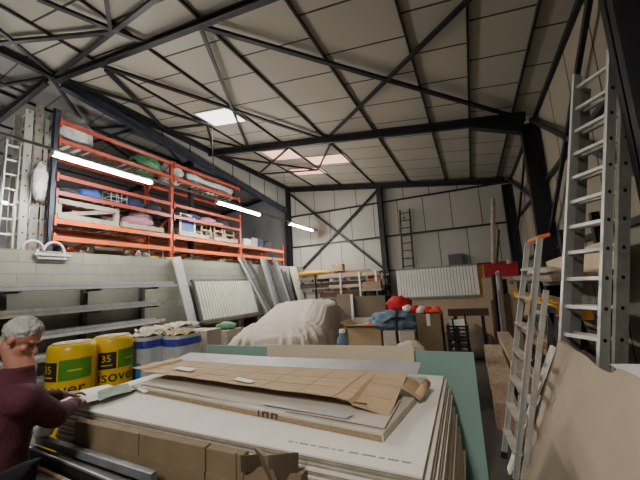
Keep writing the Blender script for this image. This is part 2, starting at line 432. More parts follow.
# ------------------------------------------------------------------ pallet rack behind the block wall
RX, RB = -7.22, -8.3
UY = (3.36, 6.14, 9.04, 11.86)
rack = thing('pallet_rack', 'long red and orange pallet rack standing behind the concrete block wall', 'rack', ((RX + RB) / 2, 7.6, 0))
for i, y in enumerate(UY):
    f = MB(); zt = (5.58, 5.42, 4.42, 3.6)[i]
    f.chan((RX - .04, y, 0), (RX - .04, y, zt), .1, .08, .012, up=(-1, 0, 0))
    f.chan((RB + .04, y, 0), (RB + .04, y, zt), .1, .08, .012, up=(1, 0, 0))
    for j in range(int(zt / .75)):
        a, b = (RX - .06, RB + .06) if j % 2 else (RB + .06, RX - .06)
        f.bar((a, y, .2 + j * .75), (b, y, .2 + (j + 1) * .75 - .1), .03, .03)
    f.build('upright_frame', 'upright_steel' if i else 'blue_steel', rack)
LEV = ((5.32, 'red_steel', 2), (4.92, 'red_steel', 2), (4.16, 'red_steel', 2), (3.83, 'red_steel', 2), (3.27, 'orange_steel', 3), (2.93, 'orange_steel', 3))
for b in range(3):
    y0, y1 = UY[b] + .05, UY[b + 1] - .05
    for z, m, nb in LEV:
        if b >= nb: continue
        for x in (RX + .01, RB + .02):
            bm_ = MB().box(x - .025, x + .025, y0, y1, z - (.035 if m == 'red_steel' else .05), z + .045)
            for yy in (y0 + .005, y1 - .005): bm_.box(x - .03, x + .03, yy - .02, yy + .02, z - .1, z + .09)
            bm_.build('beam', m, rack)
# slatted decks
for z in (3.27, 4.92, 3.83):
    nb = 3 if z == 3.27 else 2
    for b in range(nb):
        d = MB(); n = 12
        for q in range(n):
            y = UY[b] + .15 + (UY[b + 1] - UY[b] - .3) * (q + .5) / n
            d.box(RB + .05, RX - .02, y - .055, y + .055, z + .052, z + .072)
        d.build('slat_deck', 'wood_grey' if z < 3.5 else 'wood_dark', rack)
for z, nb in ((2.93, 3),):
    for b in range(nb):
        for q in range(5):
            y = UY[b] + .3 + (UY[b + 1] - UY[b] - .6) * q / 4
            MB().box(RB + .05, RX - .02, y - .03, y + .03, z - .02, z + .02).build('cross_bar', 'wood_dark', rack)

RACKX = -7.75
def pallet(loc, label, group=None, m='wood_grey'):
    x, y, z = loc
    t = thing('wooden_pallet', label, 'pallet', loc, group)
    for i in range(5):
        yy = y - .5 + i * .25
        MB().box(x - .4, x + .4, yy - .06, yy + .06, z + .1, z + .12).build('deck_board', m, t)
    for s in (-1, 0, 1):
        MB().box(x + s * .35 - .045, x + s * .35 + .045, y - .56, y + .56, z + .02, z + .1).build('stringer', m, t)
        MB().box(x + s * .35 - .05, x + s * .35 + .05, y - .56, y + .56, z, z + .02).build('bottom_board', m, t)
    return t
DZ = 3.345
# crate of grey slats standing on first bay
cr = thing('slatted_crate', 'grey weathered wooden crate with diagonal slats on the orange beams beside ladders', 'crate', (RACKX, 4.1, DZ))
for z in (DZ + .06, DZ + .36): MB().box(RX - .1, RX - .07, 3.5, 4.72, z - .05, z + .05).build('side_board', 'wood_grey', cr)
MB().bar((RX - .115, 3.52, DZ + .08), (RX - .115, 4.68, DZ + .36), .02, .08).build('diagonal_board', 'wood_grey', cr)
for y in (3.52, 4.7): MB().box(RX - .18, RX - .1, y - .05, y + .05, DZ, DZ + .42).build('corner_post', 'wood_grey', cr)
MB().box(RB + .15, RB + .18, 3.5, 4.72, DZ, DZ + .42).build('rear_board', 'wood_grey', cr)
MB().box(RB + .15, RX - .1, 3.5, 4.72, DZ - .0, DZ + .02).build('bottom_board', 'wood_grey', cr)
def bag(name, c, r, m, label, cat='bag', group=None, seed=0, amp=.2, freq=2.6, flat=-.75, sub=3, extra=None):
    o = MB().blob(c, r, amp, freq, seed, flat, sub).build(name, m, cat=cat, label=label, group=group, smooth=True)
    return o
pallet((RACKX + .15, 5.32, DZ), 'wooden pallet carrying the pink and white sack in first rack bay', 'pallets on the orange beams')
bag('cloth_sack', (RACKX + .15, 5.4, DZ + .12 + .13), (.3, .4, .17), 'pink_fabric', 'pink sack on the pallet left of the second red upright', seed=2)
bag('cloth_sack', (RACKX + .2, 5.42, DZ + .12 + .31), (.2, .25, .07), 'white_film', 'flat white bag lying on top of the pink sack', seed=3, flat=-.6)
pallet((RACKX + .15, 6.95, DZ), 'wooden pallet under the white-framed blue picture in second rack bay', 'pallets on the orange beams')
fr = thing('framed_picture', 'blue picture in a white frame standing on pallet rack', 'picture', (RX - .18, 6.83, DZ + .12))
f = MB(); X = RX - .18
for a, b, c, d in ((6.55, 7.12, 0, .05), (6.55, 7.12, .52, .57), (6.55, 6.6, .05, .52), (7.07, 7.12, .05, .52)): f.box(X - .02, X + .02, a, b, DZ + .12 + c, DZ + .12 + d)
f.build('frame', 'white_plastic', fr)
MB().box(X - .01, X + .01, 6.6, 7.07, DZ + .17, DZ + .64).build('picture_panel', 'navy_box', fr)
pallet((RACKX + .15, 8.3, DZ), 'wooden pallet under the upturned wooden stools in second rack bay', 'pallets on the orange beams')
def stool(y, h, w, label, rot=0, x=RACKX + .2, z=DZ + .12, m='wood'):
    t = thing('wooden_stool', label, 'stool', (x, y, z), 'wooden stools stored on the rack')
    MB().box(x - .2, x + .2, y - w / 2, y + w / 2, z + h - .03, z + h).build('seat', m, t)
    for sx in (-1, 1):
        for sy in (-1, 1): MB().bar((x + sx * .17, y + sy * (w / 2 - .03), z + h - .03), (x + sx * .19, y + sy * (w / 2 - .005), z), .04, .04).build('leg', m, t)
        MB().box(x + sx * .18 - .015, x + sx * .18 + .015, y - w / 2 + .02, y + w / 2 - .02, z + h * .4, z + h * .4 + .04).build('rail', m, t)
    return t
stool(7.55, .42, .42, 'pale wooden stool right beside the framed blue picture')
stool(8.1, .5, .4, 'tallest pale wooden stool at middle of the second rack bay')
stool(8.62, .34, .5, 'low pale wooden stool nearest the third red upright')
def carton(name, x0, x1, y0, y1, z0, z1, m, label, group=None, cat='box', tape='label_white', flap=False, tapecol=True):
    t = thing(name, label, cat, ((x0 + x1) / 2, (y0 + y1) / 2, z0), group)
    MB().box(x0, x1, y0, y1, z0, z1).build('body', m, t, bevel=.006)
    xm = (x0 + x1) / 2; ym = (y0 + y1) / 2
    if flap:
        MB().ob((x0 - .04, ym, z1 + .04), (.07, 0, -.05), (0, (y1 - y0) / 2, 0), (.004, 0, .006)).build('flap', m, t)
        MB().ob((xm, y0 - .05, z1 + .02), ((x1 - x0) / 2, 0, 0), (0, .06, -.03), (0, .002, .004)).build('flap', m, t)
    elif tapecol:
        b = MB().box(xm - .025, xm + .025, y0 - .002, y1 + .002, z1, z1 + .003)
        b.box(xm - .025, xm + .025, y0 - .003, y0 - .0005, z1 - .12 * (z1 - z0) - .03, z1)
        b.build('tape', tape, t)
    return t
carton('storage_box', -7.7, -7.3, 9.3, 9.75, DZ, DZ + .24, 'white_film', 'white box on the orange beams just right of third upright', 'boxes in the far rack bay')
carton('storage_box', -7.75, -7.35, 9.85, 10.2, DZ, DZ + .34, 'wood_grey', 'grey box in the far rack bay between white box and dark sacks', 'boxes in the far rack bay')
bag('cloth_sack', (-7.7, 10.62, DZ + .2), (.28, .3, .28), 'dark_blue', 'dark blue sack in far rack bay beside the grey box', seed=4)
bag('cloth_sack', (-7.7, 11.25, DZ + .16), (.28, .3, .22), 'dark_cloth', 'charcoal sack at the far end of the orange rack', seed=5)
# level at 3.83: dark blue bundles
Z2 = 3.905
for i, (y, r, h, m, lab) in enumerate(((3.75, .25, .1, 'dark_cloth', 'dark rolled cloth bundle at the ladder end of the lower red beams'),
        (4.2, .28, .15, 'navy_box', 'bright blue bundle on the lower red beams behind the first tube light'),
        (5.25, .26, .16, 'dark_blue', 'dark navy bundle on lower red beams above the pink sack'),
        (5.8, .22, .14, 'dark_cloth', 'dark bundle on lower red beams left of second upright'),
        (6.7, .3, .1, 'dark_cloth', 'flat dark bundle on lower red beams above the framed picture'))):
    bag('cloth_bundle', (-7.6, y, Z2 + h * .75), (.26, r, h), m, lab, 'bundle', 'cloth bundles on the lower red beams', seed=10 + i)
wc = thing('wire_basket', 'thin wire basket standing on lower red beams between blue bundles', 'basket', (-7.5, 4.75, Z2))
w = MB()
for z in (Z2 + .01, Z2 + .15, Z2 + .3):
    w.tube([(-7.66, 4.56, z), (-7.34, 4.56, z), (-7.34, 4.94, z), (-7.66, 4.94, z), (-7.66, 4.56, z)], .008, 5)
for a, b in ((-7.66, 4.56), (-7.34, 4.56), (-7.34, 4.94), (-7.66, 4.94), (-7.34, 4.69), (-7.34, 4.81), (-7.66, 4.75)): w.tube([(a, b, Z2), (a, b, Z2 + .3)], .006, 5)
w.build('basket_wire', 'pale_metal', wc)
# top level
Z3 = 4.995
bag('wrapped_bundle', (-7.75, 3.85, Z3 + .36), (.36, .48, .5), 'clear_wrap', 'clear plastic wrapped bundle at the ladder end of rack top', 'bundle', seed=21, amp=.25, freq=4)
bag('garden_bag', (-7.65, 5.65, Z3 + .2), (.34, .42, .3), 'green_bag', 'green and white bag on rack top by second red upright', 'bag', seed=22, amp=.35, freq=4)
bag('wrapped_bundle', (-7.75, 5.25, Z3 + .08), (.28, .25, .1), 'white_film', 'low white wrapped bundle left of the green bag on rack top', 'bundle', seed=23)
bag('wrapped_bundle', (-7.75, 6.55, Z3 + .24), (.33, .32, .36), 'clear_wrap', 'tall grey plastic wrapped bundle right of the second red upright', 'bundle', seed=24, amp=.25, freq=3)
for i, (z, r) in enumerate(((Z3 + .09, .12), (Z3 + .3, .12))):
    b = MB()
    for q in range(2):
        pts = [(-7.6 - .28 * q, 7.0 + j * .33, z + .03 * math.sin(j * 1.7 + q)) for j in range(7)]
        b.tube(pts, [r * (.9 + .15 * math.sin(j * 2.1 + i)) for j in range(7)], 10)
    b.build('wrapped_roll', 'clear_wrap', cat='roll', label=('long plastic wrapped rolls lying directly on rack top beams', 'upper plastic wrapped rolls stacked on the long rolls of rack top')[i], smooth=True)
MB().blob((-7.7, 9.2, 5.02), (.25, .3, .1), .2, 3, 31, -.7).build('cloth_bundle', 'pink_fabric', cat='bundle', label='small reddish bundle at the far end of rack top', smooth=True) if False else None
# rear row of stored boxes, seen between the beams
for i, (y, w_, z, h, m, lab) in enumerate(((3.8, .6, DZ, .4, 'dark_cloth', 'dark grey rear box behind the slatted crate'), (4.5, .5, DZ, .36, 'dark_blue', 'dark blue rear box behind the slatted crate'), (5.3, .5, DZ, .38, 'black_plastic', 'black rear box behind the pink sack'),
        (6.5, .5, DZ, .4, 'cardboard_dark', 'brown rear box behind the framed picture'), (7.4, .7, DZ, .34, 'dark_cloth', 'charcoal rear box behind the stools'), (8.4, .6, DZ, .4, 'wood_old', 'weathered rear box behind the low stool'),
        (9.6, .6, DZ, .36, 'cardboard_dark', 'brown rear box in the far bay'), (10.7, .7, DZ, .4, 'dark_blue', 'dark blue rear box in the far bay'),
        (4.0, .6, 3.905, .32, 'dark_blue', 'dark blue rear box on the lower red beams near ladders'), (4.8, .5, 3.905, .36, 'black_plastic', 'black rear box on the lower red beams behind the wire basket'), (5.6, .5, 3.905, .28, 'cardboard_dark', 'brown rear box on lower red beams left of second upright'),
        (6.6, .6, 3.905, .34, 'dark_cloth', 'grey rear box on lower red beams right of second upright'), (7.5, .7, 3.905, .3, 'dark_blue', 'navy rear box on lower red beams in second bay'), (8.4, .5, 3.905, .34, 'cardboard_dark', 'brown rear box on lower red beams near third upright'))):
    carton('storage_box', -8.22, -7.98, y - w_ / 2, y + w_ / 2, z, z + h, m, lab, 'boxes at the rear of the pallet rack', tapecol=m.startswith('card'))
for i, (y, r, m, lab) in enumerate(((7.15, .3, 'dark_blue', 'dark blue bundle on lower red beams in the middle of second bay'), (7.8, .28, 'pink_fabric', 'dusty pink bundle on lower red beams in second bay'), (8.45, .3, 'dark_cloth', 'charcoal bundle on lower red beams by third upright'))):
    bag('cloth_bundle', (-7.6, y, Z2 + .1), (.26, r, .13), m, lab, 'bundle', 'cloth bundles on the lower red beams', seed=140 + i)
# things on the ground level peeping over the block wall
low = thing('low_shelf', 'dark low shelf behind the block wall holding tools and jars', 'shelf', (-7.75, 7.4, 0))
MB().box(-8.1, -7.35, 3.5, 11.7, 2.4, 2.45).build('shelf_board', 'wood_dark', low)
for y in (3.55, 6.2, 9.0, 11.6):
    for x in (-8.05, -7.4): MB().box(x - .03, x + .03, y - .03, y + .03, 0, 2.4).build('leg', 'wood_dark', low)
LS = 2.45
def pot(x, y, z, r, h, m, label, cat='pot', group='pots and canisters above the block wall', neck=True):
    t = thing('storage_canister', label, cat, (x, y, z), group)
    MB().lathe((x, y, z), [(r, 0), (r * 1.02, h * .1), (r, h * .75), (r * .55, h * .92), (r * .55, h)] if neck else [(r * .85, 0), (r, h), (r * .95, h), (r * .9, h * .9)], 14).build('canister_body', m, t, smooth=True)
    MB().lathe((x, y, z + h), [(r * .6, 0), (r * .6, .025), (r * .5, .03)], 14).build('lid', 'black_plastic', t)
    return t
pot(-7.5, 3.86, LS, .1, .36, 'red_orange', 'orange canister just above the block wall near the ladders')
pot(-7.5, 4.1, LS, .08, .32, 'white_plastic', 'small white canister right of the orange canister')
pot(-7.5, 3.6, LS, .09, .34, 'black_plastic', 'black canister left of the orange canister behind the wall')
pot(-7.5, 5.1, LS, .09, .38, 'wood_grey', 'grey canister left of the light grey bottle above wall')
pot(-7.5, 5.38, LS, .07, .42, 'white_film', 'light grey tall bottle above the wall left of second upright')
pot(-7.55, 5.62, LS, .1, .38, 'dull_metal', 'dull metal canister nearest the second upright above the wall')
carton('storage_box', -7.9, -7.45, 4.3, 4.95, LS, LS + .42, 'cardboard_dark', 'dark brown box low behind the wall between white and grey canisters', 'boxes behind the block wall')
hooks = MB()
for y in (5.55, 5.95): hooks.tube([(-7.32, y, LS), (-7.32, y, LS + .38), (-7.32, y - .03, LS + .46), (-7.32, y - .09, LS + .47)], .014, 6)
hooks.build('bent_pipe', 'white_plastic', cat='pipe', label='pair of bent white pipes rising over wall before second upright')
for y, lab in ((5.36, 'yellow plate on wall top, ladder side of the bent pipes'), (5.83, 'yellow plate on wall top, right of the bent pipes')):
    MB().box(-6.97, -6.87, y - .1, y + .1, 2.62, 2.655).build('marker_plate', 'yellow_paint', cat='plate', label=lab, group='yellow plates on the block wall', bevel=.005)
for i, (y, w, h, m, lab) in enumerate(((6.6, .3, .3, 'black_plastic', 'black tool case behind wall below the framed picture'), (7.3, .4, .34, 'wood', 'pale wooden box behind wall in second bay'),
        (8.0, .5, .28, 'wood_old', 'weathered wooden box behind wall in second bay'), (8.7, .4, .36, 'cardboard', 'tan carton behind wall left of third upright'),
        (9.6, .5, .3, 'wood_dark', 'dark wooden box behind wall right of third upright'), (10.4, .5, .36, 'cardboard_b', 'brown carton behind wall in the far bay'), (11.2, .4, .3, 'black_plastic', 'black crate behind wall at far end of rack'))):
    carton('storage_box', -7.85, -7.45, y - w / 2, y + w / 2, LS, LS + h, m, lab, 'boxes behind the block wall', tapecol=m.startswith('card'))

# ------------------------------------------------------------------ ladders
def ladder(root, p, u, v, w, L, m='aluminium', rung0=.25, step=.28, sd=.065, st=.025, taper=0., holes=True, rungs=True, rname='rung', rsize=(.03, .03)):
    """two stiles along v from p and p+u*w; depth along n"""
    p, u, v = V(p), V(u).normalized(), V(v).normalized(); n = v.cross(u).normalized()
    for s in (0, 1):
        a = p + u * w * s; b = a + v * L + u * (taper * (1 - 2 * s))
        o = MB().chan(a, b, st, sd, .004, up=n).bar(a, b, st, sd * .98, up=n)
        foot = MB().ob(a + v * .03, u * (st * .7), n * (sd * .6), v * .03)
        foot.build('foot', 'black_plastic', root)
        if holes:
            h = MB(); k = rung0
            while k < L - .05:
                c = a + v * k + u * (taper * (1 - 2 * s)) * k / L
                side = u * (st / 2 + .001) * (1 if s else -1)
                h.tube([c + side * .9, c + side * 1.15], .016, 10)
                k += step
            o.build('stile', m, root, extra=(h, 'black_metal'))
        else: o.build('stile', m, root)
    if rungs:
        k = rung0
        while k < L - .05:
            a = p + v * k + u * taper * k / L; b = p + u * w + v * k - u * taper * k / L
            MB().bar(a, b, rsize[0], rsize[1], up=n).build(rname, m, root)
            k += step
# big two-section extension ladder against the right wall
lean = math.radians(13.75)
U = V((-.53, .848, 0)); N0 = V((.848, .53, 0)); VV = (V((0, 0, 1)) * math.cos(lean) + N0 * math.sin(lean)).normalized()
P0 = V((.968, 3.31, 0)) - N0 * math.tan(lean) * 1.7
t = thing('extension_ladder', 'tall aluminium ladder section with rungs leaning on right wall, front one of two', 'ladder', P0, 'aluminium ladders on the right wall')
ladder(t, P0, U, VV, .352, 3.77, rung0=.232, step=.242, sd=.088)
P1 = P0 + N0 * .118
t = thing('extension_ladder', 'second aluminium ladder section standing right behind the front leaning ladder', 'ladder', P1, 'aluminium ladders on the right wall')
ladder(t, P1 - U * .025, U, VV, .4, 3.64, rung0=.232, step=.242, sd=.115, m='old_aluminium')
# folded step ladder with orange top
A0, A1 = V((.12, 3.24, 0)), V((.56, 3.22, 2.0)); UU = V((-.1, .995, 0))
sv = (A1 - A0).normalized()
t = thing('step_ladder', 'folded aluminium step ladder with orange top cap leaning to the right', 'ladder', A0)
Ls = (A1 - A0).length
ladder(t, A0, UU, sv, .46, Ls, taper=.04, rungs=False, holes=False, sd=.045, st=.018)
nn = sv.cross(UU).normalized()
for i in range(7):
    k = .26 + i * .255; tp = .04 * k / Ls
    c = A0 + sv * k + UU * .23
    MB().ob(c, UU * (.23 - tp), V((.034, 0, 0)) , V((0, 0, .011))).build('step', 'old_aluminium', t)
MB().ob(A1 + UU * .19 + V((.03, 0, .015)), UU * .15, V((.05, 0, .01)), V((0, 0, .016))).build('top_cap', 'orange_plastic', t, bevel=.008)
hd = MB().ob(A0 + sv * 1.46 + UU * .01 + V((-.045, -.02, 0)), V((.018, -.012, .006)), sv * .06, V((.002, .004, 0)))
hd.build('hanging_label', 'wood_red', t)
rl = thing('rear_frame', None, None, A0) if False else None
for s in (0, 1):
    MB().bar(A0 + UU * (.05 + .36 * s) + V((.07, 0, 0)), A0 + sv * 1.6 + UU * (.06 + .34 * s) + V((.09, 0, 0)), .02, .04, up=nn).build('rear_leg', 'old_aluminium', t)
for k in (.3, .85, 1.4): MB().bar(A0 + sv * k + UU * .06 + V((.1, 0, 0)), A0 + sv * k + UU * .4 + V((.1, 0, 0)), .03, .03).build('rear_brace', 'old_aluminium', t)
# ladders standing upright at the far left, behind the block wall
def up_ladder(x, y, zt, w, label, m='old_aluminium', lx=0., rung=True, sd=.07):
    p = V((x, y, 0)); v = V((lx, .06, zt)).normalized()
    t = thing('extension_ladder', label, 'ladder', p, 'ladders standing behind the block wall')
    ladder(t, p, V((0, 1, 0)), v, w, zt, m=m, sd=sd, rungs=rung, rung0=2.4 if rung else .3, step=.28)
up_ladder(-7.42, 2.66, 4.75, .2, 'slim aluminium ladder standing outermost at the left picture edge', 'aluminium', -.1)
for x, y, zt, m, lab in ((-7.34, 3.0, 5.45, 'aluminium', 'broad aluminium ladder section with holed side standing left in the upright bundle'),
        (-7.36, 3.17, 5.66, 'old_aluminium', 'broad aluminium ladder section with holed side standing in middle of the upright bundle'),
        (-7.38, 3.31, 5.4, 'aluminium', 'narrow aluminium ladder section next to the pallet rack post')):
    t = thing('extension_ladder', lab, 'ladder', (x, y, 0), 'ladders standing behind the block wall')
    ladder(t, (x, y, 0), (-1, 0, 0), V((-.02, 0, 1)), .42, zt, m=m, sd=.125 if y < 3.3 else .06, rung0=.3, step=.3)
bag('plastic_wrap', (-7.27, 3.16, 4.0), (.05, .12, .4), 'clear_wrap', 'cloudy plastic wrap bundled round the upright ladders', 'wrap', seed=41, amp=.3, freq=4, flat=-1)
# white bent wall bars on top of the block wall
bb = thing('wall_bracket', 'white metal bracket with two curved hoops on top of block wall', 'bracket', (-6.95, 3.2, 2.62))
for y in (2.98, 3.3):
    MB().tube([(-6.93, y + .16 * math.cos(a), 2.63 + .17 * math.sin(a)) for a in [PI * i / 12 for i in range(13)]], .022, 8).build('hoop', 'pale_metal', bb, smooth=True)
MB().box(-6.84, -6.8, 2.95, 3.52, 2.53, 2.57).build('bar', 'pale_metal', bb)
MB().box(-6.84, -6.8, 3.0, 3.46, 2.47, 2.5).build('bar', 'pale_metal', bb)
for y in (3.0, 3.42): MB().box(-6.92, -6.82, y - .02, y + .02, 2.5, 2.64).build('arm', 'pale_metal', bb)

# ------------------------------------------------------------------ cantilever rack with metal profiles (left wall)
cr = thing('cantilever_rack', 'dark cantilever rack of long metal profiles in front of block wall', 'rack', (-6.6, 3.6, 0))
CY = (1.2, 2.55, 3.75, 4.95)
CZ = (1.9, 1.5, 1.13, .78, .42)
for y in CY:
    q = MB().box(-6.8, -6.7, y - .04, y + .04, 0, 1.92).build('post', 'rack_post', cr)
    MB().box(-6.8, -6.1, y - .05, y + .05, 0, .06).build('base_foot', 'black_metal', cr)
    for z in CZ: MB().box(-6.68, -6.22, y - .02, y + .02, z - .035, z).build('arm', 'rack_post', cr)
MB().box(-6.83, -6.81, .6, 5.0, .1, 1.95).build('back_sheet', 'rack_back', cr)
lv = ('top', 'second', 'third', 'fourth', 'lowest')
for li, z in enumerate(CZ):
    n = (6, 5, 6, 5, 4)[li]
    for j in range(n):
        x = -6.25 - j * .075; y1 = 5.3 + random.uniform(-.5, .25) - (.2 if li == 2 else 0)
        if li == 0 and j == 0: y1 = 5.45
        m = 'pale_metal' if (li == 0 and j < 2) or (li == 2 and j in (0, 1, 3)) else random.choice(('galvanised', 'dull_metal'))
        mb = MB().chan((x, .3 + random.random() * .3, z + .03), (x, y1, z + .03), .06, .055, .004, up=random.choice(((0, 0, 1), (0, 0, -1))))
        where = 'at the front edge' if j == 0 else 'second from the front edge' if j == 1 else 'at the back' if j == n - 1 else ORD[j] + ' from the front edge'
        mb.build('metal_profile', m, cat='profile', label='long metal channel %s of the %s level of cantilever rack' % (where, lv[li]), group='metal profiles on the cantilever rack')
        if j < 4:
            MB().chan((x, .5, z + .09), (x, y1 - .1 - .12 * j, z + .09), .06, .055, .004, up=random.choice(((0, 0, 1), (0, 0, -1)))).build('metal_profile', 'pale_metal' if (li + j) % 3 == 0 else 'galvanised', cat='profile',
                label='metal channel stacked over the %s one on the %s level of rack' % (ORD[j], lv[li]), group='metal profiles on the cantilever rack')

# ------------------------------------------------------------------ things leaning on the block wall further back
def leaning(name, x0, y0, x1, y1, z1, w, d, m, label, cat, group, z0=0.):
    b = MB().chan((x0, y0, z0), (x1, y1, z1), w, d, .006, up=(1, 0, 0))
    return b.build(name, m, cat=cat, label=label, group=group)
tp = thing('white_profile', 'broad white metal profile leaning on wall left of the cream panel', 'profile', (-6.55, 6.0, 0))
MB().bar((-6.5, 6.5, 0), (-6.78, 5.9, 2.66), .06, .24, up=(0, 1, 0)).build('face', 'pale_metal', tp)
MB().bar((-6.47, 6.36, .0), (-6.74, 5.77, 2.64), .05, .03, up=(0, 1, 0)).build('lip', 'white_plastic', tp)
for i, (ya, yb, z, w, m) in enumerate(((9.9, 8.38, 2.8, .1, 'pale_metal'), (10.1, 8.62, 2.78, .08, 'galvanised'), (10.35, 8.9, 2.72, .07, 'dull_metal'), (9.5, 9.15, 2.2, .06, 'galvanised'))):
    leaning('metal_stud', -6.3 - .05 * (i % 2), ya, -6.8, yb, z, w, .05, m, ORD[i] + ' metal stud of the slanted set leaning right beside the cream panel', 'stud', 'slanted metal studs on the wall')
for i, (ya, yb, z, w, m) in enumerate(((10.3, 9.62, 2.85, .1, 'pale_metal'), (10.5, 9.8, 2.83, .12, 'galvanised'), (10.7, 10.0, 2.78, .08, 'dull_metal'), (11.1, 10.4, 2.9, .12, 'galvanised'), (11.3, 10.62, 2.75, .09, 'pale_metal'), (11.6, 10.95, 2.5, .06, 'dull_metal'), (11.85, 11.2, 2.4, .06, 'dull_metal'))):
    leaning('metal_stud', -6.35, ya, -6.8, yb, z, w, .06, m, ORD[i] + ' metal stud of the upright sheaf leaning behind the covered car', 'stud', 'upright metal studs behind the covered car')
MB().ob((-6.6, 12.1, 1.3), (.02, 0, .004), (0, .28, 0), (-.22, -.22, 1.3)).build('grey_sheet', 'cream_ribbed', cat='sheet', label='pale grey sheet leaning in corner before the back wall column')

def ribbed(name, label, p, ud, w, h, nd, m, frame, nribs, fw=.06):
    """ribbed panel standing on its edge; p = lower corner, ud = along, nd = toward viewer"""
    p, ud, nd = V(p), V(ud).normalized(), V(nd).normalized(); up = V((0, 0, 1)) if abs(nd.z) < .01 else ud.cross(nd).normalized() * -1
    if up.z < 0: up = -up
    t = thing(name, label, 'panel', p)
    MB().ob(p + ud * w / 2 + up * h / 2, ud * w / 2, up * h / 2, nd * .012).build('back_sheet', 'grey_frame' if m == 'white_ribbed' else 'cream_ribbed', t)
    b = MB()
    for i in range(nribs):
        c = p + ud * (w * (i + .5) / nribs) + up * h / 2 + nd * .02
        MB().ob(c, ud * (w / nribs * (.42 if m == 'white_ribbed' else .31)), up * (h / 2 - .03), nd * .02).build('rib', m, t)
    f = MB()
    f.ob(p + ud * w / 2 + up * h, ud * (w / 2 + fw), up * fw / 2, nd * .04).ob(p + ud * w / 2, ud * (w / 2 + fw), up * fw / 2, nd * .04)
    f.build('rail', frame, t)
    for s in (0, 1): MB().ob(p + ud * w * s + up * h / 2, ud * fw / 2, up * h / 2, nd * .04).build('end_post', frame if m == 'cream_ribbed' else m, t)
    return t
ribbed('ribbed_panel', 'cream ribbed panel with dark rails leaning on the block wall', (-6.42, 6.42, .98), (-.0, 1, 0), 2.4, 1.12, (1, 0, .3), 'cream_ribbed', 'grey_frame', 22)
tb = MB()
for y in (6.7, 7.6, 8.5): tb.box(-6.7, -6.25, y - .05, y + .05, 0, .93)
tb.box(-6.75, -6.2, 6.4, 8.85, .9, .94)
tb.build('trestle_bench', 'wood_dark', cat='bench', label='low dark bench under the cream ribbed panel')
ribbed('ribbed_panel', 'white ribbed panel with grey top rail standing before the back wall', (-2.37, 11.5, 1.14), (1, 0, 0), 2.5, .98, (0, -1, 0), 'white_ribbed', 'dull_metal', 26)
# beige boards carrying it
MB().ob((-1.1, 11.56, .57), (1.45, 0, 0), (0, .03, .0), (0, .0, .57)).build('particle_board', 'wood', cat='board', label='large tan board standing below the white ribbed panel')
MB().box(-2.42, -2.36, 11.3, 11.36, .0, 2.1).build('timber_post', 'white_plastic', cat='post', label='thin white post at the left end of white ribbed panel') if False else None
MB().bar((.19, 11.56, 1.141), (.25, 11.58, 2.1), .07, .16).build('timber_post', 'yellow_tarp', cat='post', label='short amber timber at the right end of white ribbed panel')
MB().ob((.42, 11.3, 1.0), (.06, 0, .0), (0, .03, 0), (.04, .0, 1.02)).build('timber_plank', 'wood', cat='plank', label='tan plank standing between amber timber and red panel')
# red panel and poles
rp = thing('red_board', 'dark red framed panel propped upright by the right wall', 'panel', (.7, 10.4, 0))
MB().ob((.72, 10.4, 1.05), (.42, .0, .0), (0, .015, 0), (.03, .0, 1.0)).build('face', 'red_panel', rp)
MB().ob((.73, 10.38, 2.06), (.43, 0, 0), (0, .025, 0), (0, 0, .02)).build('top_edge', 'red_fabric', rp)
def pole(p, q, r, m, label, name='pole', group='poles standing by the right wall'):
    MB().tube([p, q], r, 10).build(name, m, cat='pole', label=label, group=group)
pole((.38, 10.9, 0), (.84, 11.0, 4.05), .06, 'wood_grey', 'tall pale wooden pole rising highest by the red panel', 'wooden_pole')
pole((.33, 10.95, 0), (.9, 11.15, 3.1), .03, 'wood_dark', 'thin dark pole beside the tallest wooden pole', 'wooden_pole')
for i, (x, y, h, r, m, lab) in enumerate(((.48, 9.3, 1.75, .05, 'black_metal', 'black pole standing before the red panel, leftmost'), (.6, 9.2, 1.72, .07, 'dull_metal', 'thick grey pole standing before the red panel'),
        (.72, 9.3, 1.62, .05, 'dark_cloth', 'dark pole right of the thick grey pole'), (.83, 9.1, 1.55, .06, 'wood_old', 'weathered wooden pole standing right of dark pole'), (.42, 9.6, 1.1, .05, 'wood_dark', 'short brown pole left of the black pole'))):
    pole((x - .05, y, 0), (x, y + .05, h), r, m, lab)
for x, h, m, lab in ((.6, 1.76, 'wood_red', 'brownish rag draped over the thick grey pole'), (.98, 2.07, 'wood_grey', 'pale rag hanging at the right of red panel')):
    bag('rag', (x, 9.25 if x < .9 else 10.37, h), (.08, .08, .08), m, lab, 'rag', 'rags on the poles', seed=int(x * 50))
for x0, x1, y, h, m, lab in ((.74, .9, 8.85, 1.5, 'wood', 'pale standing plank right of the dark poles'), (.92, 1.06, 8.95, 1.62, 'wood_old', 'weathered standing plank beside the pale standing plank'), (.5, .6, 8.9, 1.35, 'wood_old', 'short weathered plank standing before the thick grey pole'), (.62, .73, 8.8, 1.28, 'wood_dark', 'dark short plank standing between two paler planks')):
    MB().ob(((x0 + x1) / 2, y, h / 2), ((x1 - x0) / 2, 0, 0), (0, .02, 0), (.02, .05, h / 2)).build('timber_plank', m, cat='plank', label=lab, group='planks standing by the right wall')
MB().ob((.70, 9.95, .84), (.49, 0, 0), (0, .012, 0), (.02, .04, .84)).build('tan_board', 'wood', cat='board', label='plain tan board standing before the red panel behind the poles')
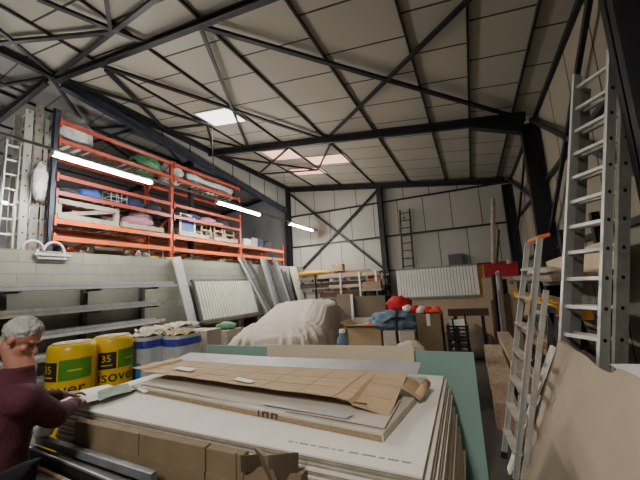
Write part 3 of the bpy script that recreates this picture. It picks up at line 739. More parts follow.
# back wall ladder, grey box
t = thing('rung_ladder', 'rusty rung ladder hung on the back wall above white ribbed panel', 'ladder', (-2.3, 12.8, 2.2))
for s in (0, 1):
    MB().tube([(-2.4 + .4 * s, 12.84, 2.15), (-2.32 + .38 * s, 12.84, 4.55)], .035, 8).build('stile', 'wood_dark', t)
for i in range(8):
    z = 2.3 + i * .3; MB().tube([(-2.39 + (z - 2.15) * .03, 12.84, z), (-2.0 + (z - 2.15) * .025, 12.84, z)], .02, 6).build('rung', 'wood_dark', t)
for z in (2.6, 4.2): MB().box(-2.22, -2.16, 12.85, 12.99, z, z + .04).build('hook', 'black_metal', t)
gb = thing('electric_box', 'dark grey box mounted low on the back wall, right side', 'box', (-.48, 12.82, 2.15))
MB().box(-.72, -.24, 12.72, 12.99, 2.2, 2.6).build('case', 'grey_frame', gb, bevel=.01)
MB().box(-.7, -.26, 12.7, 12.72, 2.22, 2.58).build('lid', 'grey_frame', gb)

# ------------------------------------------------------------------ back rack of timber by the back wall
br = thing('timber_rack', 'low metal rack full of timber along the back wall', 'rack', (-5.0, 12.4, 0))
for x in (-6.76, -5.85, -4.75, -3.95, -3.3, -2.95):
    m = 'pale_metal' if x in (-3.95, -3.3, -4.75) else 'black_metal'
    q = MB().box(x - .03, x + .03, 12.02, 12.08, 0, 2.2 if x > -6 else 2.1).build('post', m, br)
    MB().box(x - .03, x + .03, 12.6, 12.66, 0, 2.2).build('post', m, br)
for z in (.7, 1.25, 1.65, 2.05):
    MB().box(-6.8, -2.9, 12.03, 12.07, z - .04, z).build('beam', 'dull_metal', br); MB().box(-6.8, -2.9, 12.6, 12.64, z - .04, z).build('beam', 'dull_metal', br)
rnd = random.Random(3)
where = ('top shelf', 'upper middle shelf', 'lower middle shelf', 'bottom shelf')
for zi, z in enumerate((2.05, 1.65, 1.25, .7)):
    for j in range(5):
        if zi < 3:
            xs_ = -6.7 + j * .74; hh_ = .1 + .05 * ((j * 7 + zi * 3) % 4)
            carton('storage_box', xs_, xs_ + .5, 12.42 + .0, 12.58, z + .25, z + .25 + hh_, ('cardboard', 'red_orange', 'wood_grey', 'cardboard_dark', 'white_film')[(j + zi * 2) % 5], '%s small box from left on the %s of back wall rack' % (ORD[j], where[zi]), 'small boxes on the back wall rack', tapecol=False) if zi else None
        x0 = -6.75 + rnd.random() * .9 + (0 if j % 2 else .8); x1 = min(-2.95, x0 + 1.8 + rnd.random() * 1.4)
        y = 12.1 + j * .1; h = .07 + rnd.random() * .16
        MB().box(x0, x1, y, y + .085, z, z + h).build('timber_plank', rnd.choice(('wood', 'wood_old', 'wood_dark', 'wood_red', 'wood')), cat='plank',
            label='%s plank counted from the front on the %s of the back wall rack' % (ORD[j], where[zi]), group='planks on the back wall rack')
MB().blob((-6.05, 12.3, 2.29), (.8, .22, .12), .12, 4, 50, -.8).build('tarpaulin', 'yellow_tarp', cat='tarpaulin', label='yellow tarpaulin folded on top of the back wall rack', smooth=True)
carton('small_carton', -5.15, -4.65, 12.1, 12.4, 2.28, 2.56, 'cardboard', 'small tan carton on top of the back wall rack')
carton('small_carton', -3.75, -3.05, 11.7, 11.95, 1.5, 1.78, 'wood_red', 'reddish box at right end of the back wall rack', tapecol=False)
MB().box(-3.8, -3.0, 11.65, 11.99, 1.44, 1.5).build('shelf_bracket', 'dull_metal', cat='shelf', label='small metal shelf under the reddish box')
MB().box(-3.75, -3.7, 11.7, 11.99, 0, 1.44).box(-3.1, -3.05, 11.7, 11.99, 0, 1.44).build('shelf_stand', 'black_metal', cat='stand', label='black stand holding the small metal shelf by back rack')
# brown boards
MB().ob((-3.46, 9.02, .72), (.26, 0, 0), (0, .012, .0), (0, .05, .73)).build('brown_board', 'brown_board', cat='board', label='narrow dark brown board left of the white strip')
MB().ob((-2.78, 9.06, .68), (.5, 0, 0), (0, .012, .0), (0, .05, .68)).build('brown_board', 'brown_board', cat='board', label='wide dark brown board right of the white strip')
MB().box(-3.25, -3.18, 8.93, 8.98, 0, 1.42).build('white_strip', 'white_plastic', cat='strip', label='narrow white strip standing between two dark brown boards')
MB().ob((-2.75, 8.6, .4), (.35, 0, 0), (0, .012, 0), (0, .05, .4)).build('grey_board', 'greyboard', cat='board', label='low grey board in front of the wide dark brown board')

# ------------------------------------------------------------------ car under a dust sheet
CROT = math.radians(9)
def cpos(x, y, z):
    """car frame (x across, y along, nose at y=0) to the hall"""
    return (-3.6 + x * math.cos(CROT) - y * math.sin(CROT), 5.15 + x * math.sin(CROT) + y * math.cos(CROT), z)
def sm(e0, e1, x):
    t_ = max(0, min(1, (x - e0) / (e1 - e0))); return t_ * t_ * (3 - 2 * t_)
def car(u, v):
    yc, Lh = 1.9, 1.9
    a = PI * u; ph = -PI / 2 + PI * v
    m = 9.
    sy = math.copysign(abs(math.sin(ph)) ** (2 / m), math.sin(ph)) if abs(math.sin(ph)) > 1e-6 else 0
    k = abs(math.cos(ph)) ** (2 / m)
    y = yc + Lh * sy
    h = .80 + .14 * sm(.1, 1.0, y) + .33 * sm(.95, 1.85, y) - .35 * sm(2.9, 3.6, y)
    wd = .95 - .17 * sm(.95, 1.38, h)
    n = 5.
    c, s_ = math.cos(a), math.sin(a)
    sx = math.copysign(abs(c) ** (2 / n), c)
    zz = h * (abs(s_) ** (2 / n)) * (.3 + .7 * k)
    x = -wd * sx * (.25 + .75 * k) if k < .999 else -wd * sx
    hf = max(0, 1 - zz / max(h, .1))
    front = max(0, -sy) ** 6
    fold = .13 * min(1, hf * 2.5) * front * (abs(math.sin(x * 11 + 3.5 * noise.noise(V((x * 2.5, zz * 1.5, 0))))) ** .6 - .5 + .35 * math.sin(x * 33 + zz * 4))
    side = abs(sx) ** 8
    fold2 = .09 * hf ** .7 * side * (math.sin(y * 13 + 3 * noise.noise(V((y * 2, zz, 4)))) + .5 * math.sin(y * 29))
    y2 = y - fold - .16 * hf * front
    x2 = x + math.copysign(fold2 + .1 * hf * side, x)
    wr = .07 * abs(noise.noise(V((x * 3, y * 3 + x * 2, 2)))) + .085 * abs(noise.noise(V((x * 5 + y * 4, y * 1.5 - x, 5)))) + .035 * abs(noise.noise(V((x * 11, y * 9, 5))))
    z = .1 + zz - wr + .03
    return cpos(x2, y2, z)
cv = thing('covered_car', 'car parked under a pale beige dust sheet, hood toward viewer', 'car', cpos(0, 1.9, 0))
MB().grid(car, 150, 170).build('dust_sheet', 'dust_sheet', cv, smooth=True)
for x in (-.68, .68):
    for y in (.75, 3.1): MB().tube([cpos(x - .09, y, .3), cpos(x + .09, y, .3)], .3, 20).build('wheel', 'black_plastic', cv)
MB().ob(cpos(0, 1.9, .42), V(cpos(.7, 0, 0)) - V(cpos(0, 0, 0)), V(cpos(0, 1.6, 0)) - V(cpos(0, 0, 0)), (0, 0, .17)).build('car_body', 'dark_cloth', cv)
# rubbish by the car nose (left)
bag('green_bag', (-5.45, 6.2, .9), (.24, .2, .1), 'green_bag', 'small green bag beside the nose of covered car', seed=61, amp=.3)
carton('low_crate', -5.75, -5.2, 5.95, 6.5, 0, .83, 'wood_grey', 'grey crate under the green bag beside the covered car', tapecol=False, cat='crate')

# ------------------------------------------------------------------ insulation rolls
def text_mesh(s, size):
    cu = bpy.data.curves.new('lettering', 'FONT'); cu.body = s; cu.size = size; cu.extrude = .0
    cu.align_x = 'CENTER'; cu.resolution_u = 3
    o = bpy.data.objects.new('lettering', cu); COL.objects.link(o)
    bpy.context.view_layer.update()
    me = bpy.data.meshes.new_from_object(o.evaluated_get(bpy.context.evaluated_depsgraph_get()))
    vs = [v.co.copy() for v in me.vertices]; fs = [tuple(p.vertices) for p in me.polygons]
    bpy.data.objects.remove(o); bpy.data.curves.remove(cu); bpy.data.meshes.remove(me)
    return vs, fs
def curved_patch(c, rx, ry, a0, a1, z0, z1, off=.004, n=14):
    c = V(c); mb = MB()
    mb.grid(lambda u, v: (c.x + (rx + off) * math.cos(a0 + (a1 - a0) * u), c.y + (ry + off) * math.sin(a0 + (a1 - a0) * u), c.z + z0 + (z1 - z0) * v), n, 4)
    return mb
def curved_text(s, size, c, rx, ry, ac, zc, off=.008, rot=False):
    vs, fs = text_mesh(s, size); mb = MB(); out = []
    for p in vs:
        a, b = (p.x, p.y) if not rot else (-p.y, p.x)
        an = ac + a / ((rx + ry) / 2)
        out.append((c[0] + (rx + off) * math.cos(an), c[1] + (ry + off) * math.sin(an), c[2] + zc + b))
    mb.add(out, fs); return mb
def yellow_roll(c, rx, ry, h, face, label):
    t = thing('insulation_roll', label, 'insulation', c, 'yellow insulation packs by the board stack')
    prof = [(.93, 0), (1, .04), (1.0, .3), (.985, .6), (1.0, h * .72), (.99, h - .07), (.93, h - .02), (.8, h)]
    b = MB(); n = 40
    vs = []; fs = []
    for r, z in prof:
        vs += [(c[0] + rx * r * math.cos(2 * PI * k / n), c[1] + ry * r * math.sin(2 * PI * k / n), c[2] + z) for k in range(n)]
    for i in range(len(prof) - 1):
        for k in range(n): fs.append((i * n + k, i * n + (k + 1) % n, (i + 1) * n + (k + 1) % n, (i + 1) * n + k))
    fs.append(tuple(range(n))[::-1]); b.add(vs, fs); b.build('plastic_sleeve', 'yellow_film', t, smooth=True)
    MB().lathe((c[0], c[1], c[2] + h - .005), [(.84 * rx, 0), (.8 * rx, .012), (.3 * rx, .018)], 30, 1, ry / rx).build('wool_top', 'mineral_wool', t, smooth=True)
    g = lambda a: math.radians(face + a)
    blk = curved_patch(c, rx, ry, g(-64), g(-16), h - .4, h - .19).build('label_patch', 'black_film', t)
    curved_text('35', .12, c, rx, ry, g(-42), h - .31).build('printed_number', 'yellow_film', blk)
    curved_patch(c, rx, ry, g(-56), g(-26), h - .36, h - .348, .007).build('printed_line', 'yellow_film', blk)
    gr = curved_patch(c, rx, ry, g(-12), g(66), h - .4, h - .17).build('label_patch', 'green_film', t)
    curved_patch(c, rx, ry, g(8), g(40), h - .3, h - .285, .007).build('printed_line', 'yellow_film', gr)
    curved_text('isover', .2, c, rx, ry, g(-8), h - .56).build('printed_word', 'black_film', t)
    vb = MB()
    for i, a in enumerate((-50, -40, -30, -6, 0, 20, 28, 46)):
        z1 = h - .72; z0 = z1 - (.2 if i % 3 else .16)
        q = curved_patch(c, rx, ry, g(a), g(a + (6 if i in (3, 4) else 3)), z0, z1, n=3); vb.add(q.v, q.f)
    vb.build('printed_bars', 'black_film', t)
    return t
yellow_roll((-4.55, 2.42, 0), .25, .25, 1.2, -44, 'yellow insulation pack marked 35 nearest the person')
yellow_roll((-4.6, 2.95, 0), .25, .25, 1.2, -6, 'yellow insulation pack marked 35 next to the white packs')
def white_pack(c, rx, ry, h, label, blue=True, m='white_film', seed=0):
    t = thing('insulation_roll', label, 'insulation', c, 'white insulation packs beside the yellow ones')
    def P(a, z, off=0):
        sq = 1 / max(abs(math.cos(a)) ** 4 + abs(math.sin(a)) ** 4, .01) ** .25
        k = sq * (1 + .07 * noise.noise(V((math.cos(a) * 2, math.sin(a) * 2, z * 3 + seed))) + .035 * noise.noise(V((math.cos(a) * 6, math.sin(a) * 6, z * 7 + seed))))
        k *= 1 - .1 * max(0, z / h - .88) / .12
        return (c[0] + (rx * k + off) * math.cos(a), c[1] + (ry * k + off) * math.sin(a), c[2] + z)
    MB().grid(lambda u, v: P(2 * PI * u, h * v), 44, 16).build('plastic_sleeve', m, t, smooth=True)
    def top(u, v):
        p = P(2 * PI * u, h); r = v * 1.04
        x = (p[0] - c[0]) * r; y = (p[1] - c[1]) * r
        q = V((x * 13, y * 13, seed)); e = noise.noise(q) + .6 * noise.noise(q * 2.3)
        return (c[0] + x * (1 + .1 * e * v), c[1] + y * (1 + .1 * e * v), c[2] + h + .015 + .05 * (1 - v) + .055 * e)
    MB().grid(top, 44, 12).build('wool_top', 'wool_white' if seed % 2 else 'mineral_wool', t)
    if blue:
        a0, a1 = math.radians(-160), math.radians(80)
        MB().grid(lambda u, v: P(a0 + (a1 - a0) * u, h - .15 + .1 * v, .006), 34, 2).build('blue_band', 'blue_film', t)
        b0, b1 = math.radians(-120), math.radians(-60)
        MB().grid(lambda u, v: P(b0 + (b1 - b0) * u, h - .75 + .4 * v, .006), 16, 6).build('blue_patch', 'sky_film', t)
    else:
        b0, b1 = math.radians(-20), math.radians(8)
        MB().grid(lambda u, v: P(b0 + (b1 - b0) * u, .3 + (h - .4) * v, .006), 8, 10).build('green_strip', 'green_tape', t)
    return t
white_pack((-4.5, 3.42, 0), .2, .2, 1.12, 'slim white insulation pack with blue band touching the yellow pack', seed=1)
white_pack((-4.25, 3.78, 0), .27, .27, 1.1, 'wide white insulation pack with blue band and ragged top', seed=2)
white_pack((-5.0, 4.45, 0), .3, .3, 1.14, 'white insulation pack behind the wide one with ragged top', True, seed=3)
white_pack((-4.9, 3.85, 0), .28, .26, 1.14, 'white insulation pack at the back nearest the metal rack', False, seed=5)
carton('grey_carton', -4.62, -4.15, 4.25, 4.6, 0, 1.08, 'greyboard', 'tall grey carton right of the white insulation packs', cat='box', tape='green_tape')

# ------------------------------------------------------------------ boards and the plasterboard stack
gb_ = thing('plasterboard', 'green moisture resistant plasterboard standing behind the white board stack', 'plasterboard', (-1.6, 3.17, 0))
MB().ob((-1.585, 3.19, .53), (1.52, 0, 0), (0, .008, 0), (0, -.0, .53)).build('paper_face', 'green_board', gb_)
MB().ob((-1.585, 3.203, .53), (1.517, 0, 0), (0, .004, 0), (0, -.0, .528)).build('back_face', 'plaster_core', gb_)
MB().ob((-1.36, 3.105, .556), (.8, .0, .008), (0, .01, 0), (.0, .025, .545)).build('beige_board', 'beige_board', cat='board', label='long beige board strip standing between board stack and green plasterboard')
nb = 20; th = .0265; topz = .9
pal = []
for (x, lab) in ((-2.6, 'pallet under the person end of the plasterboard stack'), (-1.65, 'pallet under the middle of the plasterboard stack'), (-.8, 'pallet under the ladder end of the plasterboard stack')):
    p_ = pallet((x, 2.28, 0), lab, 'pallets under the plasterboard stack', 'wood_old')
zt = topz - nb * (th + .003)
for i, x in enumerate((-2.85, -2.3, -1.75, -1.2, -.65)):
    MB().box(x - .04, x + .04, 1.7, 2.85, .12, zt - .001).build('timber_bearer', 'wood_old', cat='bearer', label=ORD[i] + ' timber bearer from the person under the plasterboard stack', group='bearers under the plasterboard stack')
rb = random.Random(11)
for i in range(nb):
    z1 = topz - i * (th + .003); z0 = z1 - th
    dx = 0 if i == 0 else .012 + .0042 * i + rb.uniform(-.012, .02); dy = 0 if i == 0 else rb.uniform(-.012, .012)
    sk = 0.012 if i == 0 else rb.uniform(-.004, .006)
    x0, x1, y0, y1 = -3.06 + rb.uniform(-.01, .01), -.28 + dx, 1.5 + dy, 3.0 + dy * .5
    lab = 'topmost white plasterboard of the big stack, under the cardboard' if i == 0 else ('bottom plasterboard of the big stack' if i == nb - 1 else ORD[i] + ' plasterboard down from the top of the big stack')
    t = thing('plasterboard', lab, 'plasterboard', ((x0 + x1) / 2, 2.25, z0), 'plasterboards in the big stack')
    q = lambda a: [(x0, y0 + .05, a), (x1, y0 - .02, a), (x1 - .03, y1, a), (x0, y1, a)]
    MB().prism([V(p) for p in q(z0)], (0, 0, th * .3)).build('back_paper', 'plaster_dark', t)
    MB().prism([V(p) + V((0, .003, 0)) for p in q(z0 + th * .3)], (0, 0, th * .35)).build('core', 'plaster_core' if i % 2 else 'plaster_dark', t)
    fp = MB().prism([V(p) for p in q(z0 + th * .65)], (0, 0, th * .35))
    if i: fp.build('face_paper', 'plaster', t)
    else:
        mk = MB(); xx = -.98
        for w_ in (.03, .012, .05, .03, .06, .02, .03, 0, .05, .07, .03, .05, .04):
            if w_: mk.box(xx, xx + w_, 1.575 - (xx + .98) * .02, 1.588 - (xx + .98) * .02, topz + .0003, topz + .0008)
            xx += w_ + .014
        fp.build('face_paper', 'plaster', t, extra=(mk, 'ink_faint'))
# flat long cartons and opened cardboard lying on top
def slab(pts, z0, z1):
    return MB().prism([(x, y, z0) for x, y in pts], (0, 0, z1 - z0))
t = thing('flat_carton', 'long thin flat carton lying on the plasterboard under the brown cardboard', 'box', (-1.6, 2.1, topz))
slab([(-2.8, 1.97), (-.5, 1.72), (-.43, 2.28), (-2.78, 2.5)], topz + .001, topz + .045).build('body', 'greyboard', t, bevel=.004)
lw_ = MB().prism([(-2.79, 1.967, topz + .004), (-.51, 1.718, topz + .004), (-.51, 1.718, topz + .03), (-2.79, 1.967, topz + .03)], (0, -.002, 0))
MB().prism([(-2.45 + .9, 1.98 - .135 + .01, topz + .0455), (-1.15, 1.80, topz + .0455), (-1.12, 1.86, topz + .0455), (-1.52, 1.905, topz + .0455)], (0, 0, .001)).build('shipping_label', 'label_white', t)
bk = MB()
for i, w_ in enumerate((.014, .03, .02, .03, .016)):
    xx = -1.34 + i * .036; yy = 1.967 - (xx + 2.79) * .1092
    bk.box(xx, xx + w_, yy - .004, yy - .001, topz + .006, topz + .04)
lw_.build('side_strip', 'cardboard_edge', t, extra=(bk, 'ink'))
MB().prism([(-2.7, 1.95, topz + .03), (-2.58, 1.93, topz + .01), (-2.53, 1.94, topz + .025), (-2.64, 1.975, topz + .047)], (0, -.003, .002)).build('shipping_label', 'label_white', t)
t2 = thing('flat_carton', 'thin pale carton sheet lying on top of the long flat carton', 'box', (-1.6, 2.15, topz + .046))
def sheet2(u, v):
    x = -2.7 + 2.2 * u; y = 1.99 - .108 * (x + 2.7) + .42 * v
    return (x, y, topz + .05 + .004 * math.sin(u * 9) * (1 - v))
MB().grid(sheet2, 30, 4, (0, 0, .008)).build('sheet', 'greyboard', t2)
MB().prism([(-1.35, 1.835, topz + .069), (-.72, 1.775, topz + .069), (-.70, 1.84, topz + .069), (-1.33, 1.9, topz + .069)], (0, 0, .001)).build('grey_band', 'grey_flap', t2)
# opened cardboard: rows of folded strips
t3 = thing('opened_carton', 'large opened brown carton spread over the flat cartons on the board stack', 'cardboard', (-1.7, 2.3, topz + .06))
def zcard(u, v):
    return topz + .125 + .004 * math.sin(u * 7 + v * 2) - .02 * (1 - v) * (u > .9)
def card(u, v):
    # v: 0 front edge .. 1 back edge, cross folds along u
    x = -2.98 + 2.47 * u + .06 * v * (1 - u)
    yf = 2.10 - .2 * u; yb_ = 2.5 - .0 * u
    z = zcard(u, v) + (.02 if u < .06 else 0) + .002 * math.sin(x * 16) * (1 - v) - .006 * abs(math.sin(v * PI * 2)) 
    if u > .86: z -= (u - .86) * .36 * (1 - v)
    return (x, yf + (yb_ - yf) * v, z)
crs = MB()
def crease(p, q, w_=.004):
    mid = [V(card(p[0] + (q[0] - p[0]) * i / 12, p[1] + (q[1] - p[1]) * i / 12)) + V((0, 0, .0072)) for i in range(13)]
    for a_, b_ in zip(mid, mid[1:]): crs.bar(a_, b_, w_, .001)
for u_ in (.17, .33, .49, .62, .75, .86): crease((u_, 0), (u_ + .012, 1))
for v_ in (.3, .62): crease((.01, v_), (.99, v_), .006)
MB().grid(card, 90, 14, (0, 0, .006)).build('panel', 'cardboard', t3, extra=(crs, 'cardboard_edge'))
def flapb(u, v):
    x = -2.9 + 2.46 * u; y = 2.5 + .22 * v
    return (x, y, zcard(u, 1) + .003 + .03 * v)
MB().grid(flapb, 40, 3, (0, 0, .006)).build('grey_flap', 'grey_flap', t3)
def flapf(u, v):
    x = -2.9 + 2.25 * u; y = 2.12 - .19 * u + .02 * v
    return (x, y, zcard(u, 0) - .004 - .012 * v)
MB().grid(flapf, 40, 2, (0, 0.004, .003)).build('front_edge', 'cardboard_edge', t3)
MB().grid(lambda u, v: (-.55 + .15 * u, 2.26 + .26 * v, topz + .105 - .07 * u * u), 8, 2, (0, 0, .005)).build('end_flap', 'cardboard', t3)
MB().tube([(-.41, 2.3, topz + .05), (-.38, 2.52, topz + .07)], .028, 12).build('curled_end', 'cardboard', t3, smooth=True)
for a, b, c, d in ((-2.55, -2.3, 2.2, 2.28), (-1.75, -1.55, 2.06, 2.12)):
    MB().grid(lambda u, v: (a + (b - a) * u, c + (d - c) * v - .05 * u, zcard((a + 2.98) / 2.47, .3) + .013), 3, 2, (0, 0, .0015)).build('shipping_label', 'label_white', t3)
# papers held by the person
pl = MB().grid(lambda u, v: (-3.03 + .33 * u - .02 * v, 1.40 + .1 * u + .52 * v, topz + .045 + .02 * (1 - v) + .012 * math.sin(u * 4 + v * 3) - .03 * u * v), 12, 12, (0, 0, .0012))
pl.build('paper_plan', 'paper', cat='paper', label='white paper sheet under the hands of the person')
MB().grid(lambda u, v: (-2.86 + .2 * u, 1.72 - .1 * u + .26 * v, topz + .06 + .008 * math.sin(v * 4) - .02 * u), 6, 6, (0, 0, .0012)).build('printed_sheet', 'paper_green', cat='paper', label='greyish green printed sheet lying on the white paper')
MB().grid(lambda u, v: (-3.08 + .22 * u, 1.95 + .4 * v + .02 * u, topz + .004 + .05 * math.sin(u * PI) * .5), 10, 8, (0, 0, .0012)).build('paper_sheet', 'paper', cat='paper', label='curled white paper at the left edge of the stack beside flat carton')

# cartons and metal lengths along the front of the stack
def seg_carton(x0, x1, y0, y1, z0, z1, m, label, seams=(), flaps=False):
    t = thing('long_carton', label, 'box', ((x0 + x1) / 2, (y0 + y1) / 2, z0), 'long cartons along the front of stack')
    MB().box(x0, x1, y0, y1, z0, z1).build('body', m, t, bevel=.005)
    for s in seams: MB().box(s - .004, s + .004, y0 - .003, y0 + .01, z0, z1 + .002).build('fold_line', 'cardboard_dark', t)
    MB().box(x0, x1, y0 - .004, y0, z0, z0 + (z1 - z0) * .86).build('front_panel', m, t)
    return t
seg_carton(-2.62, -1.42, 1.43, 1.485, .0, .875, 'cardboard_b', 'brown carton standing on edge under the white stack near the person', (-1.95,))
seg_carton(-1.405, -1.16, 1.425, 1.48, .0, .875, 'cardboard_b', 'short brown carton standing between the long carton and torn flaps', (-1.2,))
t = thing('torn_carton', 'torn brown carton with crumpled upright flaps before the board stack', 'box', (-.98, 1.44, 0))
MB().box(-1.15, -.82, 1.42, 1.475, 0, .84).build('body', 'cardboard_b', t)
for i, (x, w_, h, tw) in enumerate(((-1.08, .04, .05, .02), (-1.0, .05, .07, -.03), (-.9, .05, .075, .03))):
    MB().ob((x, 1.4, .85 + h / 4), (w_, tw, 0), (.012, .003, 0), (.015 * (-1) ** i, -.02, h)).build('flap', 'cardboard_b' if i % 2 else 'cardboard_dark', t)
MB().prism([(-2.98, 1.375, .7), (-1.7, 1.32, .7), (-1.7, 1.36, .7), (-2.98, 1.42, .7)], (0, 0, .045)).build('metal_channel', 'dull_metal', cat='channel', label='pale metal channel lying before the brown cartons')
t = thing('black_profile', 'black metal profile in front of the pale metal channel', 'profile', (-2.2, 1.3, 0))
MB().prism([(-3.0, 1.32, .0), (-1.5, 1.22, .0), (-1.5, 1.29, .0), (-3.0, 1.365, .0)], (0, 0, .7)).build('body', 'black_metal', t)
MB().prism([(-3.0, 1.32, .7), (-1.5, 1.22, .7), (-1.5, 1.228, .7), (-3.0, 1.33, .7)], (0, 0, .012)).build('lip', 'dull_metal', t)
t = thing('long_carton', 'dark brown carton before the black profile, nearest the viewer on the left', 'box', (-2.2, 1.1, 0), 'long cartons along the front of stack')
MB().prism([(-2.86, 1.29, .0), (-1.4, 1.19, .0), (-1.4, 1.08, .0), (-2.86, 1.19, .0)], (0, 0, .63)).build('body', 'cardboard_dark', t)
MB().prism([(-2.86, 1.295, .631), (-1.4, 1.195, .631), (-1.4, 1.175, .631), (-2.86, 1.275, .631)], (0, 0, .012)).build('raised_edge', 'cardboard', t)
bag('white_rag', (-2.93, 1.4, .79), (.07, .05, .05), 'paper', 'crumpled white rag on the end of the pale metal channel', 'rag', seed=71, amp=.5, freq=3)

# ------------------------------------------------------------------ the heap of boxes behind the stack
Y0 = 5.2
carton('cardboard_box', -1.98, -1.42, Y0, Y0 + .45, .0, 1.0, 'cardboard', 'tall tan carton with open flaps left of the blue bag', 'cartons heaped behind the stack', flap=True)
carton('cardboard_box', -1.36, -.88, Y0 - .1, Y0 + .3, .0, .96, 'greyboard', 'pale grey carton under the blue bag', 'cartons heaped behind the stack')
carton('cardboard_box', -.86, -.5, Y0 + .05, Y0 + .5, .0, 1.19, 'cardboard_b', 'tall brown carton at the right end of heap under red striped cloth', 'cartons heaped behind the stack')
carton('cardboard_box', -1.42, -.9, Y0 + .5, Y0 + .85, .0, 1.12, 'cardboard_dark', 'dark brown carton behind the blue bag', 'cartons heaped behind the stack')
t = thing('blue_bag', 'slack blue grey bag with black strap lying over the cartons', 'bag', (-1.25, Y0 + .12, .98))
MB().blob((-1.24, Y0 + .14, 1.08), (.37, .22, .17), .3, 2.4, 81, -.7, 4).build('bag_body', 'blue_fabric', t, smooth=True)
MB().tube([(-1.13, Y0 - .13, .62), (-1.13, Y0 - .16, .95), (-1.14, Y0 - .13, 1.12), (-1.15, Y0 + .1, 1.28)], .022, 6).build('strap', 'black_plastic', t)
MB().tube([(-1.35, Y0 - .1, 1.08), (-1.2, Y0 - .13, 1.16), (-1.0, Y0 - .06, 1.15)], .016, 6).build('strap', 'black_plastic', t)
bag('red_cloth', (-1.22, Y0 + .62, 1.3), (.22, .18, .16), 'red_fabric', 'bright red cloth heaped highest above the blue bag', 'cloth', seed=82, amp=.3)
bag('red_cloth', (-1.62, Y0 + .2, 1.02), (.13, .1, .05), 'red_orange', 'small faded red cloth on the tan carton', 'cloth', seed=83)
t = thing('striped_bundle', 'red and white striped tape bundle on the tall brown carton', 'bundle', (-.78, Y0 + .25, 1.2))
for i in range(5):
    MB().blob((-1.0 + i * .105, Y0 + .2 + .03 * math.sin(i * 2), 1.26 - i * .01), (.085, .12, .07), .3, 3, 90 + i, -.8, 2).build('fold', 'red_fabric' if i % 2 else ('label_white' if i < 4 else 'red_orange'), t, smooth=True)
MB().blob((-.62, Y0 + .22, 1.225), (.16, .15, .035), .3, 4, 96, -.7, 2).build('fold', 'red_orange', t, smooth=True)
bag('crumpled_plastic', (-.92, Y0 - .3, .72), (.2, .14, .13), 'beige_board', 'crumpled beige plastic in front of the pale grey carton', 'plastic', seed=84, amp=.45, freq=4)
carton('low_box', -1.15, -.7, Y0 - .45, Y0 - .12, 0, .62, 'cardboard_b', 'low brown carton carrying the crumpled plastic', 'cartons heaped behind the stack')
t = thing('water_bottle', 'blue and white plastic jug beside the covered car', 'bottle', (-2.12, 5.3, .55))
MB().lathe((-2.12, 5.3, .56), [(.09, 0), (.1, .03), (.1, .22), (.05, .3), (.05, .34)], 16).build('jug_body', 'blue_fabric', t, smooth=True)
MB().lathe((-2.12, 5.3, .9), [(.055, 0), (.055, .05), (.04, .06)], 12).build('cap', 'white_plastic', t)
carton('low_box', -2.28, -2.0, 5.15, 5.5, 0, .55, 'cardboard_dark', 'dark carton carrying the blue plastic jug', 'cartons heaped behind the stack')
# black crates stack with rods
t = thing('black_crate', 'stack of open black crates with papers right of the brown carton', 'crate', (-.28, 5.4, 0))
for i in range(4):
    b = MB(); z = .05 + i * .25
    for zz in (z, z + .1, z + .2):
        b.box(-.43, -.14, 5.2, 5.22, zz, zz + .025).box(-.43, -.14, 5.56, 5.58, zz, zz + .025).box(-.43, -.41, 5.2, 5.58, zz, zz + .025).box(-.16, -.14, 5.2, 5.58, zz, zz + .025)
    for x in (-.42, -.285, -.15): b.box(x - .012, x + .012, 5.2, 5.222, z, z + .22).box(x - .012, x + .012, 5.56, 5.582, z, z + .22)
    b.box(-.43, -.14, 5.2, 5.58, z, z + .012)
    b.build('crate_tier', 'black_plastic', t)
MB().ob((-.28, 5.4, 1.03), (.12, .02, .01), (-.02, .16, .03), (0, 0, .012)).build('paper_sheet', 'paper', cat='paper', label='white papers lying on the black crates')
for x, h, lab in ((-.33, 1.13, 'thin black rod standing left in the black crates'), (-.16, 1.2, 'thin black rod standing right of the black crates')):
    MB().tube([(x, 5.17, .0), (x, 5.17, h)], .014, 6).build('metal_rod', 'black_metal', cat='rod', label=lab, group='rods at the black crates')
# long dark roll on stand before beige board
t = thing('saw_bench', 'dark metal stand with horizontal beam before the tan board', 'stand', (-.15, 7.5, 0))
MB().box(-.55, .22, 7.45, 7.58, .93, 1.07).build('cross_beam', 'wood_dark', t)
for x in (-.42, .1):
    MB().box(x - .03, x + .03, 7.4, 7.44, 0, .93).build('leg', 'black_metal', t); MB().box(x - .03, x + .03, 7.6, 7.64, 0, .93).build('leg', 'black_metal', t)
MB().blob((-.15, 7.9, .3), (.4, .3, .4), .2, 2.5, 99, -.75).build('canvas_sack', 'wood_old', cat='sack', label='brown canvas sack slumped under the dark metal stand', smooth=True)
